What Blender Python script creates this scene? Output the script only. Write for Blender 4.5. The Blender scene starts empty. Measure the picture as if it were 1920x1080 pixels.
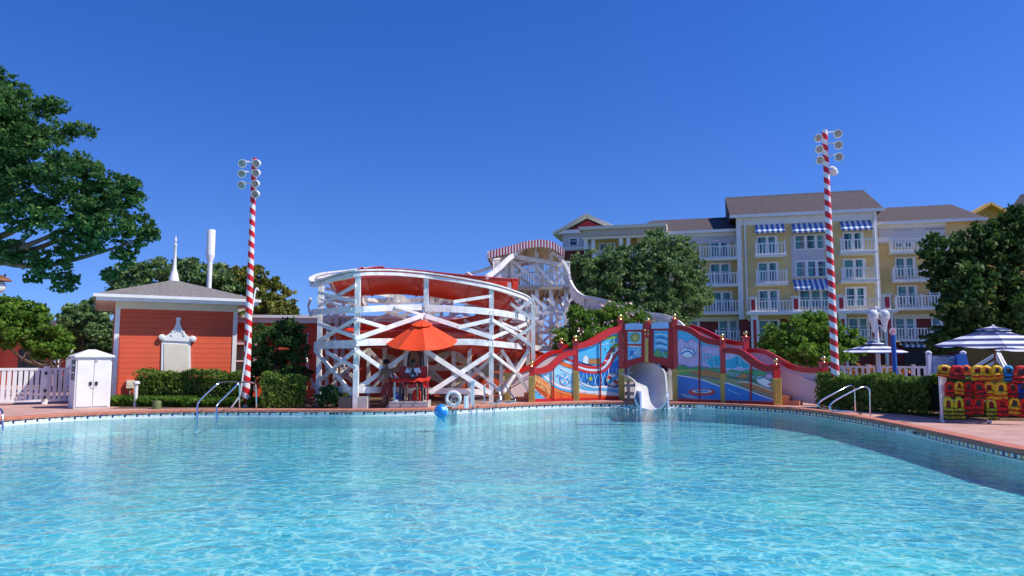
import bpy, bmesh, math, random
import numpy as np
from mathutils import Vector, Matrix
R=math.radians
random.seed(7); rng=np.random.default_rng(7)
S=bpy.context.scene; COL=S.collection
# ------------------------------------------------------------------ camera
F=1350.0; CZ=1.7; PITCH=math.atan(132/1350)
cam=bpy.data.cameras.new('camera'); co=bpy.data.objects.new('camera',cam); COL.objects.link(co)
co.location=(0,0,CZ); co.rotation_euler=(math.pi/2+PITCH,0,0)
cam.sensor_width=36; cam.lens=F/1920*36; cam.clip_end=2000; S.camera=co
# ------------------------------------------------------------------ sky, sun, exposure
SUN_EL=R(50); SUN_DIR=Vector((1.0,-0.24,0)).normalized()      # horizontal direction towards the sun
SUN_AZ=math.atan2(SUN_DIR.x,SUN_DIR.y)                          # from +Y clockwise
W=bpy.data.worlds.new('World'); S.world=W; W.use_nodes=True
nt=W.node_tree; bg=nt.nodes['Background']; sky=nt.nodes.new('ShaderNodeTexSky'); sky.sky_type='NISHITA'
sky.sun_disc=False; sky.sun_elevation=SUN_EL; sky.sun_rotation=SUN_AZ; sky.air_density=1.0; sky.dust_density=0.1; sky.ozone_density=4.0
hs=nt.nodes.new('ShaderNodeHueSaturation'); hs.inputs['Saturation'].default_value=1.32; hs.inputs['Hue'].default_value=0.522
stc=nt.nodes.new('ShaderNodeTexCoord'); smp=nt.nodes.new('ShaderNodeMapping'); smp.inputs['Location'].default_value=(0,0,.13); smp.inputs['Scale'].default_value=(1,1,.85)
nt.links.new(stc.outputs['Generated'],smp.inputs[0]); nt.links.new(smp.outputs[0],sky.inputs[0])
nt.links.new(sky.outputs[0],hs.inputs['Color']); nt.links.new(hs.outputs[0],bg.inputs[0]); bg.inputs[1].default_value=0.15
sl=bpy.data.lights.new('sun','SUN'); sl.energy=4.4; sl.angle=R(0.5); sl.color=(1,0.95,0.87)
so=bpy.data.objects.new('sun',sl); COL.objects.link(so)
tosun=Vector((SUN_DIR.x*math.cos(SUN_EL),SUN_DIR.y*math.cos(SUN_EL),math.sin(SUN_EL)))
so.rotation_euler=tosun.to_track_quat('Z','Y').to_euler(); so.location=(0,0,40)
S.view_settings.view_transform='Standard'; S.view_settings.look='None'; S.view_settings.gamma=1; S.view_settings.exposure=0.22
S.cycles.transparent_max_bounces=12; S.cycles.max_bounces=6
# ------------------------------------------------------------------ helpers
def V(*a): return Vector(a)
def ray(px,py):
    u=(px-960)/F; v=(540-py)/F
    return Vector((u,math.cos(PITCH)-v*math.sin(PITCH),math.sin(PITCH)+v*math.cos(PITCH)))
def P(px,py,d): r=ray(px,py); return Vector((0,0,CZ))+r*(d/r.y)
def G(px,py,z=0.0): r=ray(px,py); return Vector((0,0,CZ))+r*((z-CZ)/r.z)
def Wp(px,py,A,B):   # on the vertical plane through A, B
    r=ray(px,py); n=Vector((-(B.y-A.y),B.x-A.x,0)); t=n.dot(Vector((A.x,A.y,0))-Vector((0,0,0)))/n.dot(Vector((r.x,r.y,0)))
    return Vector((0,0,CZ))+r*t
def mat(name,col,rough=0.6,var=0.0,vs=3.0,bump=0.0,bs=20.0,metal=0.0,spec=0.5,trans=0.0,var2=None,stripes=None,coat=0.0):
    m=bpy.data.materials.new(name); m.use_nodes=True; t=m.node_tree; b=t.nodes['Principled BSDF']
    b.inputs['Base Color'].default_value=(*col,1); b.inputs['Roughness'].default_value=rough; b.inputs['Metallic'].default_value=metal
    b.inputs['Specular IOR Level'].default_value=spec; b.inputs['Coat Weight'].default_value=coat
    tc=t.nodes.new('ShaderNodeTexCoord')
    if var or var2:
        n=t.nodes.new('ShaderNodeTexNoise'); n.inputs['Scale'].default_value=vs; n.inputs['Detail'].default_value=5
        t.links.new(tc.outputs['Object'],n.inputs['Vector'])
        cr=t.nodes.new('ShaderNodeValToRGB'); cr.color_ramp.elements[0].position=0.32; cr.color_ramp.elements[1].position=0.68
        c2=var2 if var2 else tuple(min(1,c*(1+var)) for c in col); c1=col if var2 else tuple(c*(1-var) for c in col)
        cr.color_ramp.elements[0].color=(*c1,1); cr.color_ramp.elements[1].color=(*c2,1)
        t.links.new(n.outputs['Fac'],cr.inputs[0]); t.links.new(cr.outputs[0],b.inputs['Base Color'])
    if bump:
        n=t.nodes.new('ShaderNodeTexNoise'); n.inputs['Scale'].default_value=bs; n.inputs['Detail'].default_value=4
        t.links.new(tc.outputs['Object'],n.inputs['Vector'])
        bp=t.nodes.new('ShaderNodeBump'); bp.inputs['Strength'].default_value=bump; bp.inputs['Distance'].default_value=0.02
        t.links.new(n.outputs['Fac'],bp.inputs['Height']); t.links.new(bp.outputs[0],b.inputs['Normal'])
    return m
def siding(name,col,pitch=0.2,depth=0.5):
    m=mat(name,col,0.65); t=m.node_tree; b=t.nodes['Principled BSDF']
    tc=t.nodes.new('ShaderNodeTexCoord'); sp=t.nodes.new('ShaderNodeSeparateXYZ'); t.links.new(tc.outputs['Object'],sp.inputs[0])
    d=t.nodes.new('ShaderNodeMath'); d.operation='DIVIDE'; d.inputs[1].default_value=pitch; t.links.new(sp.outputs['Z'],d.inputs[0])
    fr=t.nodes.new('ShaderNodeMath'); fr.operation='FRACT'; t.links.new(d.outputs[0],fr.inputs[0])
    inv=t.nodes.new('ShaderNodeMath'); inv.operation='SUBTRACT'; inv.inputs[0].default_value=1; t.links.new(fr.outputs[0],inv.inputs[1])
    bp=t.nodes.new('ShaderNodeBump'); bp.inputs['Strength'].default_value=depth; bp.inputs['Distance'].default_value=0.03
    t.links.new(inv.outputs[0],bp.inputs['Height']); t.links.new(bp.outputs[0],b.inputs['Normal'])
    ramp=t.nodes.new('ShaderNodeValToRGB'); e=ramp.color_ramp.elements; e[0].position=0.0; e[1].position=0.10
    e[0].color=(*[c*0.42 for c in col],1); e[1].color=(*col,1)
    n=t.nodes.new('ShaderNodeTexNoise'); n.inputs['Scale'].default_value=1.3; n.inputs['Detail'].default_value=6; t.links.new(tc.outputs['Object'],n.inputs['Vector'])
    mx=t.nodes.new('ShaderNodeMix'); mx.data_type='RGBA'; mx.blend_type='MULTIPLY'; mx.inputs[0].default_value=0.25
    t.links.new(fr.outputs[0],ramp.inputs[0]); t.links.new(ramp.outputs[0],mx.inputs[6]); t.links.new(n.outputs['Color'],mx.inputs[7]); t.links.new(mx.outputs[2],b.inputs['Base Color'])
    return m
def stripe_mat(name,c1,c2,axis='Z',pitch=0.3,spiral=0.0,frac=0.5,rough=0.5):
    """stripes along an axis; spiral adds the angle about Z"""
    m=mat(name,c1,rough); t=m.node_tree; b=t.nodes['Principled BSDF']
    tc=t.nodes.new('ShaderNodeTexCoord'); sp=t.nodes.new('ShaderNodeSeparateXYZ'); t.links.new(tc.outputs['Object'],sp.inputs[0])
    d=t.nodes.new('ShaderNodeMath'); d.operation='DIVIDE'; d.inputs[1].default_value=pitch; t.links.new(sp.outputs[axis],d.inputs[0]); cur=d.outputs[0]
    if spiral:
        a=t.nodes.new('ShaderNodeMath'); a.operation='ARCTAN2'; t.links.new(sp.outputs['Y'],a.inputs[0]); t.links.new(sp.outputs['X'],a.inputs[1])
        s=t.nodes.new('ShaderNodeMath'); s.operation='MULTIPLY_ADD'; s.inputs[1].default_value=spiral/(2*math.pi); t.links.new(a.outputs[0],s.inputs[0]); t.links.new(cur,s.inputs[2]); cur=s.outputs[0]
    fr=t.nodes.new('ShaderNodeMath'); fr.operation='FRACT'; t.links.new(cur,fr.inputs[0])
    g=t.nodes.new('ShaderNodeMath'); g.operation='GREATER_THAN'; g.inputs[1].default_value=frac; t.links.new(fr.outputs[0],g.inputs[0])
    mx=t.nodes.new('ShaderNodeMix'); mx.data_type='RGBA'; mx.inputs[6].default_value=(*c1,1); mx.inputs[7].default_value=(*c2,1)
    t.links.new(g.outputs[0],mx.inputs[0]); t.links.new(mx.outputs[2],b.inputs['Base Color'])
    return m
def leafmat(name,c1,c2,vs=1.2,trans=0.35,rough=0.55):
    m=mat(name,c1,rough,var2=c2,vs=vs,spec=0.2); t=m.node_tree; b=t.nodes['Principled BSDF']; out=[n for n in t.nodes if n.type=='OUTPUT_MATERIAL'][0]
    tr=t.nodes.new('ShaderNodeBsdfTranslucent'); ms=t.nodes.new('ShaderNodeMixShader'); ms.inputs[0].default_value=trans
    ramp=[n for n in t.nodes if n.type=='VALTORGB'][0]; t.links.new(ramp.outputs[0],tr.inputs[0])
    t.links.new(b.outputs[0],ms.inputs[1]); t.links.new(tr.outputs[0],ms.inputs[2]); t.links.new(ms.outputs[0],out.inputs[0])
    return m
def origin(o):
    v=Vector((0,0,0))
    while o: v+=o.location; o=o.parent
    return v
def tag(o,label=None,cat=None,group=None,kind=None):
    if label: o['label']=label
    if cat: o['category']=cat
    if group: o['group']=group
    if kind: o['kind']=kind
    return o
def empty(name,loc,label,cat,group=None):
    o=bpy.data.objects.new(name,None); COL.objects.link(o); o.location=loc; o.empty_display_size=0.3
    return tag(o,label,cat,group)
def ortho(d):
    d=d.normalized(); up=Vector((0,0,1)) if abs(d.z)<0.95 else Vector((0,1,0))
    s=d.cross(up).normalized(); return s,s.cross(d).normalized()
class MB:
    def __init__(s): s.v=[]; s.f=[]; s.m=[]
    def add(s,vs,fs,m=0):
        o=len(s.v); s.v+= [tuple(p) for p in vs]; s.f+=[tuple(i+o for i in f) for f in fs]; s.m+=[m]*len(fs); return s
    def frame(s,c,ax,ay,az,m=0):
        c=Vector(c); vs=[c+ax*i+ay*j+az*k for k in(-1,1) for j in(-1,1) for i in(-1,1)]
        return s.add(vs,[(0,2,3,1),(4,5,7,6),(0,1,5,4),(2,6,7,3),(0,4,6,2),(1,3,7,5)],m)
    def box(s,c,sz,rz=0,m=0):
        ca,sa=math.cos(rz),math.sin(rz); return s.frame(c,V(ca,sa,0)*sz[0]/2,V(-sa,ca,0)*sz[1]/2,V(0,0,1)*sz[2]/2,m)
    def beam(s,a,b,w,h,m=0,side=None):
        a=Vector(a);b=Vector(b); d=b-a
        if d.length<1e-5: return s
        sd,up=ortho(d)
        return s.frame((a+b)/2,sd*w/2,d/2,up*h/2,m)
    def strip(s,pts,w,h,m=0):  # rectangular bar along a path: w horizontal, h vertical
        n=len(pts); vs=[]
        for i,p in enumerate(pts):
            d=(Vector(pts[min(i+1,n-1)])-Vector(pts[max(i-1,0)])); sd,up=ortho(d); p=Vector(p)
            vs+=[p-sd*w/2-up*h/2,p+sd*w/2-up*h/2,p+sd*w/2+up*h/2,p-sd*w/2+up*h/2]
        fs=[(0,1,2,3),tuple(4*(n-1)+k for k in(3,2,1,0))]
        for i in range(n-1):
            for k in range(4): fs.append((4*i+k,4*(i+1)+k,4*(i+1)+(k+1)%4,4*i+(k+1)%4))
        return s.add(vs,fs,m)
    def tube(s,pts,r,n=8,m=0,cap=True):
        pts=[Vector(p) for p in pts]; L=len(pts); vs=[]; rs=r if isinstance(r,(list,tuple)) else [r]*L
        pu=None
        for i,p in enumerate(pts):
            d=(pts[min(i+1,L-1)]-pts[max(i-1,0)]).normalized()
            if pu is None: sd,up=ortho(d)
            else:
                up=(pu-d*pu.dot(d)).normalized(); sd=d.cross(up).normalized()
            pu=up
            for k in range(n):
                a=2*math.pi*k/n; vs.append(p+sd*math.cos(a)*rs[i]+up*math.sin(a)*rs[i])
        fs=[]
        for i in range(L-1):
            for k in range(n): fs.append((i*n+k,i*n+(k+1)%n,(i+1)*n+(k+1)%n,(i+1)*n+k))
        if cap: fs.append(tuple(range(n))[::-1]); fs.append(tuple((L-1)*n+k for k in range(n)))
        return s.add(vs,fs,m)
    def lathe(s,c,prof,n=16,m=0,axis=None):
        c=Vector(c); ax=Vector(axis).normalized() if axis else V(0,0,1)
        sd,up=(V(1,0,0),V(0,1,0)) if not axis else ortho(ax)
        vs=[]
        for r,z in prof:
            for k in range(n):
                a=2*math.pi*k/n; vs.append(c+ax*z+sd*math.cos(a)*r+up*math.sin(a)*r)
        fs=[(i*n+k,i*n+(k+1)%n,(i+1)*n+(k+1)%n,(i+1)*n+k) for i in range(len(prof)-1) for k in range(n)]
        fs.append(tuple(range(n))[::-1]); fs.append(tuple((len(prof)-1)*n+k for k in range(n)))
        return s.add(vs,fs,m)
    def ball(s,c,r,m=0,n=14,sz=1.0):
        return s.lathe(c,[(max(r*math.sin(math.pi*k/10),1e-4),-r*sz*math.cos(math.pi*k/10)) for k in range(11)],n,m)
    def poly(s,pts,nrm,t,m=0):   # flat polygon pushed along nrm by t (front face at +t)
        pts=[Vector(p) for p in pts]; nrm=Vector(nrm).normalized(); n=len(pts)
        # orient so that the front faces nrm
        ar=Vector((0,0,0))
        for i in range(n): ar+=pts[i].cross(pts[(i+1)%n])
        if ar.dot(nrm)<0: pts=pts[::-1]
        vs=pts+[p+nrm*t for p in pts]
        fs=[tuple(range(n))[::-1],tuple(range(n,2*n))]+[(i,(i+1)%n,n+(i+1)%n,n+i) for i in range(n)]
        return s.add(vs,fs,m)
    def build(s,name,mats,parent=None,smooth=False,label=None,cat=None,group=None,kind=None,loc=None,fill=False):
        if not isinstance(mats,(list,tuple)): mats=[mats]
        me=bpy.data.meshes.new(name); po=origin(parent) if parent else Vector((0,0,0))
        L=Vector(loc) if loc is not None else (Vector((0,0,0)))
        off=po+L if parent else L
        me.from_pydata([(x-off.x,y-off.y,z-off.z) for x,y,z in s.v],[],s.f)
        for m in mats: me.materials.append(m)
        me.polygons.foreach_set('material_index',s.m)
        me.polygons.foreach_set('use_smooth',[smooth]*len(s.f))
        me.validate(); me.update()
        bm=bmesh.new(); bm.from_mesh(me); bmesh.ops.recalc_face_normals(bm,faces=bm.faces)
        bm.to_mesh(me); bm.free()
        if smooth: 
            try: me.set_sharp_from_angle(angle=R(40))
            except Exception: pass
        o=bpy.data.objects.new(name,me); COL.objects.link(o); o.location=L
        if parent: o.parent=parent
        return tag(o,label,cat,group,kind)
def text_mb(mb,s,at,dx,up,height,m=0,depth=0.004,width=None):
    """letters as real thin mesh, lower-left corner at 'at', running along dx"""
    cu=bpy.data.curves.new('t','FONT'); cu.body=s; cu.size=1; cu.extrude=0.01; cu.offset=0.012
    ob=bpy.data.objects.new('t',cu); COL.objects.link(ob); dg=bpy.context.evaluated_depsgraph_get()
    me=bpy.data.meshes.new_from_object(ob.evaluated_get(dg)); xs=[v.co.x for v in me.vertices]; ys=[v.co.y for v in me.vertices]
    x0,x1,y0,y1=min(xs),max(xs),min(ys),max(ys); dx=Vector(dx).normalized(); up=Vector(up).normalized(); n=dx.cross(up)
    sc=height/(y1-y0); sx=(width/(x1-x0)) if width else sc
    vs=[Vector(at)+dx*(v.co.x-x0)*sx+up*(v.co.y-y0)*sc+n*((v.co.z+0.01)/0.02*depth) for v in me.vertices]
    mb.add(vs,[tuple(p.vertices) for p in me.polygons],m)
    bpy.data.objects.remove(ob); bpy.data.curves.remove(cu); bpy.data.meshes.remove(me)
def copy_tree(o,parent=None):
    c=o.copy(); COL.objects.link(c)
    if parent: c.parent=parent
    for ch in [x for x in KIDS.get(o.name,[])]: 
        copy_tree(ch,c)
    return c
KIDS={}
def register(root):
    ch=[x for x in bpy.data.objects if x.parent==root]; KIDS[root.name]=ch
    for x in ch: register(x)
def smoothpath(pts,n=8):
    pts=[Vector(p) for p in pts]; out=[]
    for i in range(len(pts)-1):
        p0=pts[max(i-1,0)];p1=pts[i];p2=pts[i+1];p3=pts[min(i+2,len(pts)-1)]
        for k in range(n):
            t=k/n; out.append(0.5*((2*p1)+(p2-p0)*t+(2*p0-5*p1+4*p2-p3)*t*t+(3*p1-p0-3*p2+p3)*t**3))
    out.append(pts[-1]); return out
# ------------------------------------------------------------------ foliage
def leaves(centers,size,spread=None,aspect=0.6,nrm=None):
    n=len(centers); c=np.asarray(centers)
    a=rng.normal(size=(n,3)); a/=np.linalg.norm(a,axis=1)[:,None]
    b=rng.normal(size=(n,3)); b-= (b*a).sum(1)[:,None]*a; b/=np.linalg.norm(b,axis=1)[:,None]
    s=size*rng.uniform(0.65,1.35,size=(n,1))
    v=np.empty((n,4,3)); v[:,0]=c-a*s*0.5; v[:,1]=c+b*s*aspect*0.5; v[:,2]=c+a*s*0.5; v[:,3]=c-b*s*aspect*0.5
    return v.reshape(-1,3)
def mesh_quads(name,v,mats,parent,midx=None,extra=None):
    po=origin(parent) if parent else Vector((0,0,0)); v=v-np.array(po)
    n=len(v)//4; me=bpy.data.meshes.new(name); me.vertices.add(len(v)); me.vertices.foreach_set('co',v.astype(np.float32).ravel())
    me.loops.add(len(v)); me.loops.foreach_set('vertex_index',np.arange(len(v),dtype=np.int32))
    me.polygons.add(n); me.polygons.foreach_set('loop_start',np.arange(0,len(v),4,dtype=np.int32)); 
    try: me.polygons.foreach_set('loop_total',np.full(n,4,dtype=np.int32))
    except Exception: pass
    for m in (mats if isinstance(mats,(list,tuple)) else [mats]): me.materials.append(m)
    if midx is not None: me.polygons.foreach_set('material_index',np.asarray(midx,dtype=np.int32))
    me.update(calc_edges=True); me.validate()
    o=bpy.data.objects.new(name,me); COL.objects.link(o)
    if parent: o.parent=parent
    return o
def crown_pts(blobs,n,puff=0.3,kper=26,shell=0.45):
    vol=np.array([b[3]*b[4]*b[5] for b in blobs])**0.75; vol/=vol.sum(); out=[]
    for b,w in zip(blobs,vol):
        nl=int(n*w); K=kper
        d=rng.normal(size=(K,3)); d/=np.linalg.norm(d,axis=1)[:,None]; rr=rng.uniform(shell,1.0,size=(K,1))
        pc=np.array(b[:3])+d*rr*np.array(b[3:6])
        pr=puff*np.mean(b[3:6])*rng.uniform(0.5,1.4,size=K)
        idx=rng.integers(0,K,size=nl); e=rng.normal(size=(nl,3)); e/=np.linalg.norm(e,axis=1)[:,None]
        out.append(pc[idx]+e*(pr[idx,None])*rng.uniform(0.35,1.0,size=(nl,1))*np.array([1.15,1.15,0.7]))
    return np.concatenate(out)
def blob(px,py,d,rpx,rz=None,ry=None):
    c=P(px,py,d); r=rpx/F*d; return (c.x,c.y,c.z,r,ry if ry else r*0.9,(rz/F*d) if rz else r)
HI={}
def lighter(m):
    if m.name not in HI:
        k=m.copy(); k.name=m.name+'_pale'; r=[n for n in k.node_tree.nodes if n.type=='VALTORGB'][0]  # paler copy for a random share of the leaves
        for e_ in r.color_ramp.elements: c=e_.color; e_.color=(min(1,c[0]*1.9),min(1,c[1]*1.65),c[2]*1.5,1)
        HI[m.name]=k
    return HI[m.name]
def tree(name,label,base,blobs,n,size,lm,bark,tr=0.2,group=None,cat='tree',kper=26,puff=0.3,limbs=None,shell=0.45,fork=0.35,lk=.6):
    base=Vector(base); e=empty(name,base,label,cat,group)
    cx=sum(b[0] for b in blobs)/len(blobs); cy=sum(b[1] for b in blobs)/len(blobs); zt=max(b[2] for b in blobs)
    mb=MB(); zlo=min(b[2]-b[5] for b in blobs); top=Vector((cx,cy,zt)); f0=base+(top-base)*fork
    mb.tube(smoothpath([base-V(0,0,.1),base+(f0-base)*0.5+V(tr*.5,0,0),f0],5),[tr*(1.25-0.5*i/10) for i in range(11)],9)
    for b in (limbs if limbs else blobs):
        c=Vector(b[:3]); mid=(f0+c)/2+V(random.uniform(-.3,.3),random.uniform(-.3,.3),-0.12*(c-f0).length)
        pts=smoothpath([f0-V(0,0,.1),mid,c],5); mb.tube(pts,[tr*lk*(1-0.85*i/(len(pts)-1)) for i in range(len(pts))],6)
        for _ in range(4):
            q=pts[random.randint(4,8)]; dd=Vector((random.uniform(-1,1),random.uniform(-1,1),random.uniform(-.2,1)))*b[3]*0.9
            mb.tube([q,q+dd*0.5+V(0,0,.05),q+dd],[tr*.2,tr*.12,tr*.04],5)
    mb.build('trunk',bark,e,True)
    cp=crown_pts(blobs,n,puff,kper,shell); hi=lighter(lm); mesh_quads('crown',leaves(cp,size),[lm,hi],e,midx=(rng.uniform(0,1,len(cp))<.16).astype(int))
    return e
# ------------------------------------------------------------------ materials
M={}
M['white']=mat('white_paint',(.80,.79,.76),.5,var=.06,vs=2,bump=.15,bs=30)
M['white2']=mat('white_timber',(.76,.74,.69),.55,var=.17,vs=3.5,bump=.3,bs=18)
M['cream']=mat('cream_trim',(.72,.66,.52),.6,var=.05)
M['tan']=mat('tan_timber',(.42,.34,.23),.7,var=.2,vs=2.5,bump=.2)
M['red_wall']=siding('red_siding',(.76,.105,.035),.19)
M['yellow_wall']=siding('yellow_siding',(.84,.63,.27),.22,.4)
M['dkred_wall']=siding('dark_red_siding',(.22,.025,.018),.22,.4)
M['lav_wall']=siding('white_siding',(.70,.66,.69),.25,.3)
M['shingle']=mat('shingle',(.15,.135,.12),.9,var2=(.27,.24,.21),vs=9,bump=.6,bs=14)
M['shingle_red']=mat('brown_shingle',(.055,.042,.042),.9,var2=(.115,.085,.085),vs=5,bump=.6,bs=9)
M['red']=mat('red_paint',(.62,.018,.012),.32,var=.06,vs=3,spec=.5,coat=.3)
M['dred']=mat('deep_red_paint_and_shade',(.45,.012,.010),.35,var=.08,vs=3)
M['flume']=mat('red_fibreglass',(.62,.035,.012),.3,var=.12,vs=1.2,coat=.4)
M['gold']=mat('gold_paint',(.62,.42,.10),.35,var=.1,vs=6,metal=.3)
M['brass']=mat('brass',(.80,.58,.22),.22,metal=1)
M['steel']=mat('stainless',(.72,.72,.74),.18,metal=1)
M['pink']=mat('pale_pink_paint',(.74,.60,.60),.5,var=.05,vs=2)
M['orange']=mat('orange_canvas',(.86,.06,.004),.75,var=.06,vs=3,bump=.2,bs=60)
M['black']=mat('black_plastic',(.015,.015,.017),.45)
M['grey']=mat('grey_plastic',(.48,.44,.40),.7,var=.1,bump=.2)
M['brick']=mat('coping_brick',(.46,.14,.085),.8,var2=(.58,.21,.13),vs=5,bump=.4,bs=40)
M['navy']=mat('navy_tile',(.012,.022,.10),.2,var=.3,vs=20,coat=.4)
M['tilew']=mat('white_tile',(.76,.74,.68),.25,var=.08,vs=14,coat=.3)
M['tileo']=mat('ochre_tile',(.55,.26,.05),.3,var=.2,vs=30)
M['tiley']=mat('yellow_tile',(.70,.58,.28),.3,var=.15,vs=20)
M['tilep']=mat('purple_tile',(.12,.07,.28),.3,var=.2,vs=20)
M['bark']=mat('bark',(.16,.11,.075),.9,var=.35,vs=6,bump=.8,bs=18)
M['bark2']=mat('pale_bark',(.28,.19,.12),.85,var=.3,vs=6,bump=.6,bs=18)
M['oak']=leafmat('oak_leaf',(.028,.085,.022),(.085,.19,.045),2.2,.3)
M['oak2']=leafmat('oak_leaf_dull',(.075,.155,.055),(.20,.30,.10),1.6,.38)
M['bright']=leafmat('bright_leaf',(.07,.17,.022),(.20,.33,.045),1.8,.4)
M['olive']=leafmat('olive_leaf',(.09,.13,.022),(.25,.25,.05),1.4,.35)
M['dark']=leafmat('dark_leaf',(.022,.062,.018),(.09,.17,.035),1.6,.3)
M['hedge']=leafmat('hedge_leaf',(.075,.16,.022),(.25,.34,.06),4,.4)
M['grassy']=leafmat('liriope_leaf',(.05,.13,.015),(.15,.27,.04),3,.35)
M['flower']=mat('blossom',(.72,.42,.45),.6,var=.2)
M['flame']=mat('orange_flower',(.75,.14,.02),.6,var=.3,vs=8)
M['glass']=mat('window_glass',(.015,.06,.065),.06,var=.6,vs=.6,spec=.9)
M['curtain']=mat('teal_curtain',(.05,.24,.24),.35,var=.3,vs=3,spec=.8)
M['skin']=mat('brown_skin',(.16,.065,.035),.5,var=.1,vs=8)
M['skin2']=mat('dark_skin',(.12,.055,.032),.5,var=.1,vs=8)
M['hair']=mat('black_hair',(.010,.008,.007),.6,bump=.8,bs=60)
M['shirt']=mat('white_shirt',(.74,.77,.85),.8,var=.05,bump=.3,bs=15)
M['shorts']=mat('dark_red_shorts',(.16,.014,.014),.85,var=.15,bump=.3,bs=12)
M['redcloth']=mat('red_cloth',(.75,.03,.012),.8,var=.08,bump=.3,bs=12)
M['blue']=mat('blue_paint',(.015,.10,.42),.4,var=.1)
M['bluecloth']=mat('blue_sling',(.03,.08,.24),.8,var=.15)
M['wood']=mat('brown_wood',(.20,.065,.025),.6,var=.2,bump=.2)
M['lamp']=mat('lamp_glass',(.70,.70,.68),.15,var=.05,coat=.5)
M['lens']=mat('floodlight_lens',(.30,.29,.24),.12,var=.3,vs=12,coat=.6)
M['dstone']=mat('dark_footing',(.07,.065,.06),.85,var=.3,vs=6,bump=.5)
M['lavsign']=mat('pale_sign',(.78,.74,.84),.5,var=.04)
# ================================================================== GROUND AND POOL
M['deck']=mat('salmon_pavers',(.46,.25,.195),.8,var2=(.60,.36,.29),vs=1.6,bump=.35,bs=35)
M['lawn']=mat('lawn',(.05,.10,.02),.95,var2=(.10,.15,.04),vs=6,bump=.8,bs=40)
M['mulch']=mat('mulch',(.07,.035,.018),.95,var2=(.22,.12,.06),vs=9,bump=1,bs=35)
M['plaster']=mat('pool_plaster',(.46,.68,.70),.7,var2=(.56,.77,.78),vs=.35,bump=.1)
WL=-0.20
edge_px=[(0,786),(100,779),(200,774.5),(300,771.5),(400,770),(560,769.5),(700,769),(800,767),(870,764),(940,760.5),(1000,757.5),(1080,755),(1160,754),(1250,755),(1330,757),(1400,760),(1460,764),(1530,771),(1600,781.5),(1680,796),(1800,821),(1920,846)]
edge=[G(*p) for p in edge_px]
ctrl=[V(-17.5,15,0),V(-15.6,18.3,0)]+edge+[V(9.8,10.5,0),V(10.2,7,0),V(7,2.2,0),V(0,1.1,0),V(-8,2,0),V(-15,6,0)]
def closed_smooth(c,n=10):
    N=len(c); out=[]
    for i in range(N):
        p0,p1,p2,p3=c[i-1],c[i],c[(i+1)%N],c[(i+2)%N]
        k=max(3,int((p2-p1).length/0.3)); k=min(k,24)
        for j in range(k):
            t=j/k; out.append(0.5*((2*p1)+(p2-p0)*t+(2*p0-5*p1+4*p2-p3)*t*t+(3*p1-p0-3*p2+p3)*t**3))
    return out
loop=closed_smooth(ctrl)
def offset(lp,d):
    N=len(lp); out=[]
    for i in range(N):
        t=(lp[(i+1)%N]-lp[i-1]).normalized(); n=Vector((-t.y,t.x,0)); out.append(lp[i]+n*d)
    return out
area=sum(loop[i].x*loop[(i+1)%len(loop)].y-loop[(i+1)%len(loop)].x*loop[i].y for i in range(len(loop)))
OUT=1 if area<0 else -1      # offset sign that points away from the water
def ring(name,outer,inner,z,m,kind='structure',label=None):
    bm=bmesh.new(); es=[]
    for lp in (outer,inner):
        if not lp: continue
        vs=[bm.verts.new((p[0],p[1],z)) for p in lp]
        es+=[bm.edges.new((vs[i],vs[(i+1)%len(vs)])) for i in range(len(vs))]
    bmesh.ops.triangle_fill(bm,use_beauty=True,use_dissolve=False,edges=es)
    for f in bm.faces:
        if f.normal.z<0: f.normal_flip()
    me=bpy.data.meshes.new(name); bm.to_mesh(me); bm.free(); me.materials.append(m)
    o=bpy.data.objects.new(name,me); COL.objects.link(o); o['kind']=kind
    if label: o['label']=label
    return o
hole=offset(loop,OUT*0.10)
ring('ground',[(-400,-60),(400,-60),(400,700),(-400,700)],hole,-0.012,M['lawn'])
ring('pool_deck',[(-45,-12),(45,-12),(45,52),(-45,52)],hole,-0.004,M['deck'])
# mulch bed under the slide and lawn strip behind, laid as sheets on the deck
bed=[G(478,765.5),G(560,765.5),G(700,765),G(800,762),(-2.0,27.2),(-1.0,31),(-1,44),(-30,44),(-14,29.5),G(205,766)]
ring('mulch_bed',[(p[0],p[1]) for p in bed],None,0.002,M['mulch'])
rb=[G(1545,757),G(1765,786),(16.5,19),(20,24),(11,27.5)]
ring('planting_bed',[(p[0],p[1]) for p in rb],None,0.002,M['mulch'])
ring('path',[(-2,28.5),(14,29.5),(30,26),(40,50),(-2,50)],None,0.004,mat('pale_concrete',(.34,.28,.25),.85,var=.12,vs=1.5,bump=.2))
# coping
mb=MB(); prof=[(-.03,-.055),(-.035,.015),(-.02,.032),(.02,.036),(.33,.036),(.345,.0),(.345,-.02)]
lps=[offset(loop,OUT*d) for d,_ in prof]; N=len(loop); vs=[]
for lp,(d,z) in zip(lps,prof): vs+=[V(p.x,p.y,z) for p in lp]
fs=[]
for k in range(len(prof)-1):
    for i in range(N): fs.append((k*N+i,k*N+(i+1)%N,(k+1)*N+(i+1)%N,(k+1)*N+i))
mb.add(vs,fs)
mb.build('pool_coping',M['brick'],kind='structure')
# basin : walls and floor
mb=MB(); wl=offset(loop,OUT*0.012); vs=[V(p.x,p.y,-.05) for p in wl]+[V(p.x,p.y,-.60) for p in wl]+[V(p.x,p.y,-.68) for p in offset(loop,-OUT*.12)]
fs=[(k*N+i,k*N+(i+1)%N,(k+1)*N+(i+1)%N,(k+1)*N+i) for k in range(2) for i in range(N)]
mb.add(vs,fs); mb.build('pool_wall',M['plaster'],kind='structure')
ring('pool_floor',[(p.x,p.y) for p in offset(loop,-OUT*.11)],None,-.68,M['plaster'])
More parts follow.
